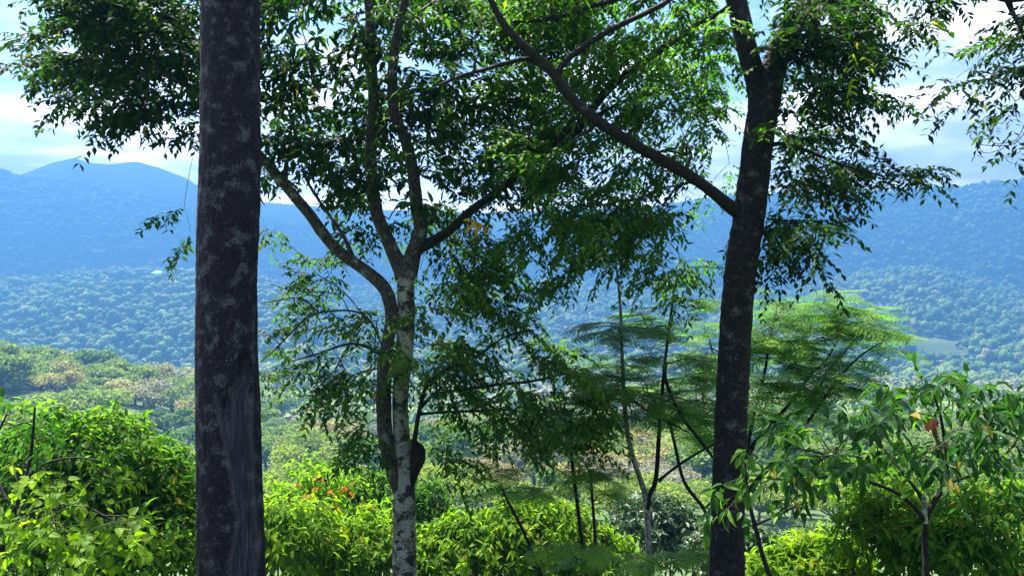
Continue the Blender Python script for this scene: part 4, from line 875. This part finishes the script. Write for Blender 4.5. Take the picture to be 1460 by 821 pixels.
def crowns(mb, p, w, h, tint, sub, nvar=9, leafq=0, lobes=1):
    iv, if_ = ico(sub)
    g = np.random.default_rng(3)
    z = height(p[:, 0], p[:, 1])
    for k in range(nvar):
        m = np.arange(len(p)) % nvar == k
        if not m.any(): continue
        vs_, fs_, ns_ = [], [], []
        for l in range(lobes):
            o = g.random(3) * 9
            nn = fbm(iv[:, 0] * 1.7 + o[0] + iv[:, 2], iv[:, 1] * 1.7 + o[1] - iv[:, 2] * .8, 3)
            rad_ = 1.0 if lobes == 1 else g.uniform(.42, .72)
            a_ = g.random() * 6.28 + l * 2.1; q_ = 0 if lobes == 1 else g.uniform(.25, .55)
            vv = iv * (rad_ * (1 + .34 * nn))[:, None] + np.array([math.cos(a_) * q_, math.sin(a_) * q_, 0 if lobes == 1 else g.uniform(-.25, .45)])
            vs_.append(vv); fs_.append(if_ + l * len(iv)); ns_.append(nn + g.normal() * .8)
        v = np.vstack(vs_); f0 = np.vstack(fs_); n1 = np.concatenate(ns_)
        v[:, 2] = np.maximum(v[:, 2], -.75)
        n = m.sum(); a = rng.random(n) * 6.28; c, s = np.cos(a), np.sin(a)
        X = v[None, :, 0] * c[:, None] - v[None, :, 1] * s[:, None]; Y = v[None, :, 0] * s[:, None] + v[None, :, 1] * c[:, None]
        V = np.stack([X * w[m, None] / 2 + p[m, 0:1], Y * w[m, None] / 2 + p[m, 1:2], v[None, :, 2] * h[m, None] * .5 + (z[m] + h[m] * .55)[:, None]], -1)
        F_ = (f0[None] + (np.arange(n) * len(v))[:, None, None]).reshape(-1, 3)
        T = np.clip(tint[m][:, None] + n1[None] * .06 + rnd(n, len(v)) * .05, 0, 1)
        mb.add(V.reshape(-1, 3), F_, None, T.reshape(-1))
        if leafq:
            b = norm(rnd(n, leafq, 3)); b[..., 2] = np.abs(b[..., 2]) * 1.0 - .2
            O = np.stack([b[..., 0] * w[m, None] * .52 + p[m, 0:1], b[..., 1] * w[m, None] * .52 + p[m, 1:2], b[..., 2] * h[m, None] * .52 + (z[m] + h[m] * .55)[:, None]], -1)
            lw = np.repeat(w[m] * .13, leafq) * rng.uniform(.7, 1.3, n * leafq)
            leaves(mb, O, b * .5 + rnd(n, leafq, 3) * .6, b + rnd(n, leafq, 3) * .4, lw, lw * .8, np.clip(np.repeat(tint[m], leafq) + rnd(n * leafq) * .08, 0, 1), 'dia')
def tints(p, tan=.1):
    f = .46 + .26 * fbm(p[:, 0] / 120 + 2, p[:, 1] / 120 + 5, 3) + rnd(len(p)) * .12
    f = np.where(rng.random(len(p)) < tan, .84 + rng.random(len(p)) * .12, np.minimum(f, .84))
    return np.clip(f, 0, 1)
mb = MB()
crowns(mb, mass, rng.uniform(8, 14, len(mass)), rng.uniform(8, 13, len(mass)), np.clip(tints(mass, .16) + .22, 0, 1), 1, leafq=110, lobes=5)
tag(mb.build('valley_forest', M['forest']), kind='stuff')
far = scatter(70000, 520, 1420, 6.4)
fld = fbm(far[:, 0] / 130 + 1, far[:, 1] / 130 + 7, 3); far = far[fld < .55]
ys_ = np.linspace(880, 1040, 160); xs_ = ys_ * (236 - 730) / F          # the crest of the left hill
fi_ = int(np.argmax(height(xs_, ys_) / ys_)); fx, fy = float(xs_[fi_]), float(ys_[fi_])
far = far[~((np.abs(far[:, 0] - fx) < 26) & (far[:, 1] > fy - 110) & (far[:, 1] < fy + 14))]
mb = MB(); sz = 6.2 + 10 * rng.random(len(far)) ** 2.2 * (1 + .3 * fbm(far[:, 0] / 60, far[:, 1] / 60, 2))
crowns(mb, far, sz, sz * rng.uniform(.9, 1.35, len(far)), tints(far, .08), 1, leafq=34, lobes=3)
tag(mb.build('hill_forest', M['forest'], smooth=True), kind='stuff')
mt = scatter(90000, 1080, 1790, 6.4); mr_ = np.hypot(mt[:, 0], mt[:, 1]); mt = mt[(mr_ > 1440) & (mr_ < 1755)]
mb = MB(); sz = 5 + 6.5 * rng.random(len(mt)) ** 1.6
crowns(mb, mt, sz, sz * rng.uniform(.7, 1.1, len(mt)), tints(mt, .02) * .6, 1)
tag(mb.build('mountain_forest', M['forest']), kind='stuff')

# the green roofed farm building on the crest of the hill
M['roof_green'] = flat_mat('roof_green', (.12, .42, .30), .5, .1, .3); M['wall_pale'] = flat_mat('wall_pale', (.55, .52, .46), .8, .1, .3)
fz = GZ(fx, fy) + 9.0
fb = thing('farm_building', 'long low building with a pale green roof on the crest of the left hill', 'building', (fx, fy, fz - 9))
for x0, x1 in ((-17, -2), (2, 17)):
    mb = MB(); v = np.array([[x, y, z] for z in (-6, 6.5) for y in (-5, 5) for x in (x0 + 1, x1 - 1)], float) + np.array([fx, fy, fz - 9])
    mb.add(v, None, [[0, 1, 3, 2], [4, 6, 7, 5], [0, 4, 5, 1], [2, 3, 7, 6], [0, 2, 6, 4], [1, 5, 7, 3]]); mb.build('wall', M['wall_pale'], fb)
    mb = MB(); v = np.array([[x0, -7, 6.4], [x1, -7, 6.4], [x1, 7, 6.4], [x0, 7, 6.4], [x0 + 4, 0, 10], [x1 - 4, 0, 10], [x0, -7, 6.1], [x1, -7, 6.1], [x1, 7, 6.1], [x0, 7, 6.1]], float) + np.array([fx, fy, fz - 9])
    mb.add(v, [[1, 2, 5], [3, 0, 4]], [[0, 1, 5, 4], [2, 3, 4, 5], [0, 6, 7, 1], [1, 7, 8, 2], [2, 8, 9, 3], [3, 9, 6, 0], [6, 9, 8, 7]]); mb.build('roof', M['roof_green'], fb)

# ------------------------------------------------------------------ air
HAZE = 1.3e-3; HCOL = (.052, .156, .345)
zlo = min(gv[:, 2].min(), mv[:, 2].min()) - 1.0
zhi = max(gv[:, 2].max(), mv[:, 2].max()) + 24
mb = MB(); X0 = 2105
v = np.array([[x, y, z] for z in (zlo, zhi) for y in (-X0, X0) for x in (-X0, X0)], float)
mb.add(v, None, [[0, 2, 3, 1], [4, 5, 7, 6], [0, 1, 5, 4], [2, 6, 7, 3], [0, 4, 6, 2], [1, 3, 7, 5]])
m, nt, out = new_mat('haze'); pv = N(nt, 'ShaderNodeVolumePrincipled'); pv.inputs['Color'].default_value = (*HCOL, 1); pv.inputs['Density'].default_value = HAZE; pv.inputs['Anisotropy'].default_value = .22
nt.links.new(pv.outputs[0], out.inputs['Volume'])
tag(mb.build('haze', m), kind='stuff')

# ------------------------------------------------------------------ sun, sky and clouds
EL, AZ = R(62), R(-38)            # elevation; azimuth from straight ahead, left is negative
sd = np.array([math.sin(AZ) * math.cos(EL), math.cos(AZ) * math.cos(EL), math.sin(EL)])
sun = bpy.data.lights.new('sun', 'SUN'); sun.energy = 5.0; sun.angle = R(.5); sun.color = (1, .95, .86)
so = bpy.data.objects.new('sun', sun); C.objects.link(so)
from mathutils import Vector
so.rotation_euler = Vector(sd.tolist()).to_track_quat('Z', 'Y').to_euler(); so.location = (0, 0, 60)
wd = bpy.data.worlds.new('World'); scene.world = wd; wd.use_nodes = True
nt = wd.node_tree; nt.nodes.clear(); L = nt.links.new
out = nt.nodes.new('ShaderNodeOutputWorld')
sky = N(nt, 'ShaderNodeTexSky', sky_type='NISHITA', sun_disc=False, sun_elevation=EL, sun_rotation=AZ)
bg = N(nt, 'ShaderNodeBackground'); bg.inputs['Strength'].default_value = .05; L(sky.outputs[0], bg.inputs['Color'])
tc = N(nt, 'ShaderNodeTexCoord')
sx = N(nt, 'ShaderNodeSeparateXYZ'); L(tc.outputs['Generated'], sx.inputs[0])
zc = N(nt, 'ShaderNodeMath', operation='MAXIMUM'); L(sx.outputs['Z'], zc.inputs[0]); zc.inputs[1].default_value = 0.0
za = N(nt, 'ShaderNodeMath', operation='ADD'); L(zc.outputs[0], za.inputs[0]); za.inputs[1].default_value = .10
dx = N(nt, 'ShaderNodeMath', operation='DIVIDE'); L(sx.outputs['X'], dx.inputs[0]); L(za.outputs[0], dx.inputs[1])
dy = N(nt, 'ShaderNodeMath', operation='DIVIDE'); L(sx.outputs['Y'], dy.inputs[0]); L(za.outputs[0], dy.inputs[1])
cv = N(nt, 'ShaderNodeCombineXYZ'); L(dx.outputs[0], cv.inputs[0]); L(dy.outputs[0], cv.inputs[1])
cn = N(nt, 'ShaderNodeTexNoise'); cn.inputs['Scale'].default_value = .95; cn.inputs['Detail'].default_value = 9; cn.inputs['Roughness'].default_value = .55; cn.inputs['Distortion'].default_value = .4
L(cv.outputs[0], cn.inputs['Vector'])
cov = ramp(nt, cn.outputs['Fac'], [(.44, (0, 0, 0)), (.62, (1, 1, 1))])
c2 = N(nt, 'ShaderNodeTexNoise'); c2.inputs['Scale'].default_value = 2.0; c2.inputs['Detail'].default_value = 6; L(cv.outputs[0], c2.inputs['Vector'])
cc = ramp(nt, c2.outputs['Fac'], [(.36, (.15, .18, .25)), (.50, (.40, .44, .52)), (.63, (1, .95, .88))])
hz = N(nt, 'ShaderNodeMapRange'); L(sx.outputs['Z'], hz.inputs['Value']); hz.inputs['From Min'].default_value = .06; hz.inputs['From Max'].default_value = .24; hz.inputs['To Min'].default_value = .85; hz.inputs['To Max'].default_value = 0
hm = N(nt, 'ShaderNodeMixRGB'); L(hz.outputs[0], hm.inputs['Fac']); L(cc, hm.inputs['Color1']); hm.inputs['Color2'].default_value = (1, .93, .84, 1); cc = hm.outputs[0]
hv = N(nt, 'ShaderNodeMath', operation='MAXIMUM'); L(cov, hv.inputs[0]); hw = N(nt, 'ShaderNodeMath', operation='MULTIPLY'); L(hz.outputs[0], hw.inputs[0]); L(c2.outputs['Fac'], hw.inputs[1]); hw2 = N(nt, 'ShaderNodeMath', operation='MULTIPLY', use_clamp=True); L(hw.outputs[0], hw2.inputs[0]); hw2.inputs[1].default_value = 1.7; L(hw2.outputs[0], hv.inputs[1]); cov = hv.outputs[0]
# clouds glow brighter towards the sun
vm = N(nt, 'ShaderNodeVectorMath', operation='DOT_PRODUCT'); L(tc.outputs['Generated'], vm.inputs[0]); vm.inputs[1].default_value = tuple(sd)
mr = N(nt, 'ShaderNodeMapRange'); L(vm.outputs['Value'], mr.inputs['Value']); mr.inputs['From Min'].default_value = -.2; mr.inputs['From Max'].default_value = .75
mr.inputs['To Min'].default_value = .10; mr.inputs['To Max'].default_value = 1.65
bc = N(nt, 'ShaderNodeBackground'); L(cc, bc.inputs['Color']); hb = N(nt, 'ShaderNodeMath', operation='MULTIPLY_ADD'); L(hz.outputs[0], hb.inputs[0]); hb.inputs[1].default_value = 1.5; hb.inputs[2].default_value = 1.0
hs = N(nt, 'ShaderNodeMath', operation='MULTIPLY'); L(mr.outputs[0], hs.inputs[0]); L(hb.outputs[0], hs.inputs[1]); L(hs.outputs[0], bc.inputs['Strength'])
mx = N(nt, 'ShaderNodeMixShader'); L(cov, mx.inputs[0]); L(bg.outputs[0], mx.inputs[1]); L(bc.outputs[0], mx.inputs[2]); L(mx.outputs[0], out.inputs['Surface'])

# ------------------------------------------------------------------ render settings
vs = scene.view_settings; vs.view_transform = 'Standard'; vs.look = 'None'; vs.exposure = 2.85; vs.gamma = 1
try: vs.use_curve_mapping = False
except Exception: pass
cy_ = scene.cycles
cy_.max_bounces = 5; cy_.diffuse_bounces = 3; cy_.glossy_bounces = 2; cy_.transmission_bounces = 4; cy_.volume_bounces = 0; cy_.transparent_max_bounces = 4
cy_.use_denoising = True; cy_.sample_clamp_indirect = 4
try: cy_.denoiser = 'OPENIMAGEDENOISE'
except Exception: pass
cy_.use_adaptive_sampling = False
tot = sum(len(o.data.polygons) for o in scene.objects if o.type == 'MESH'); print('faces', tot, 'objects', len(scene.objects))
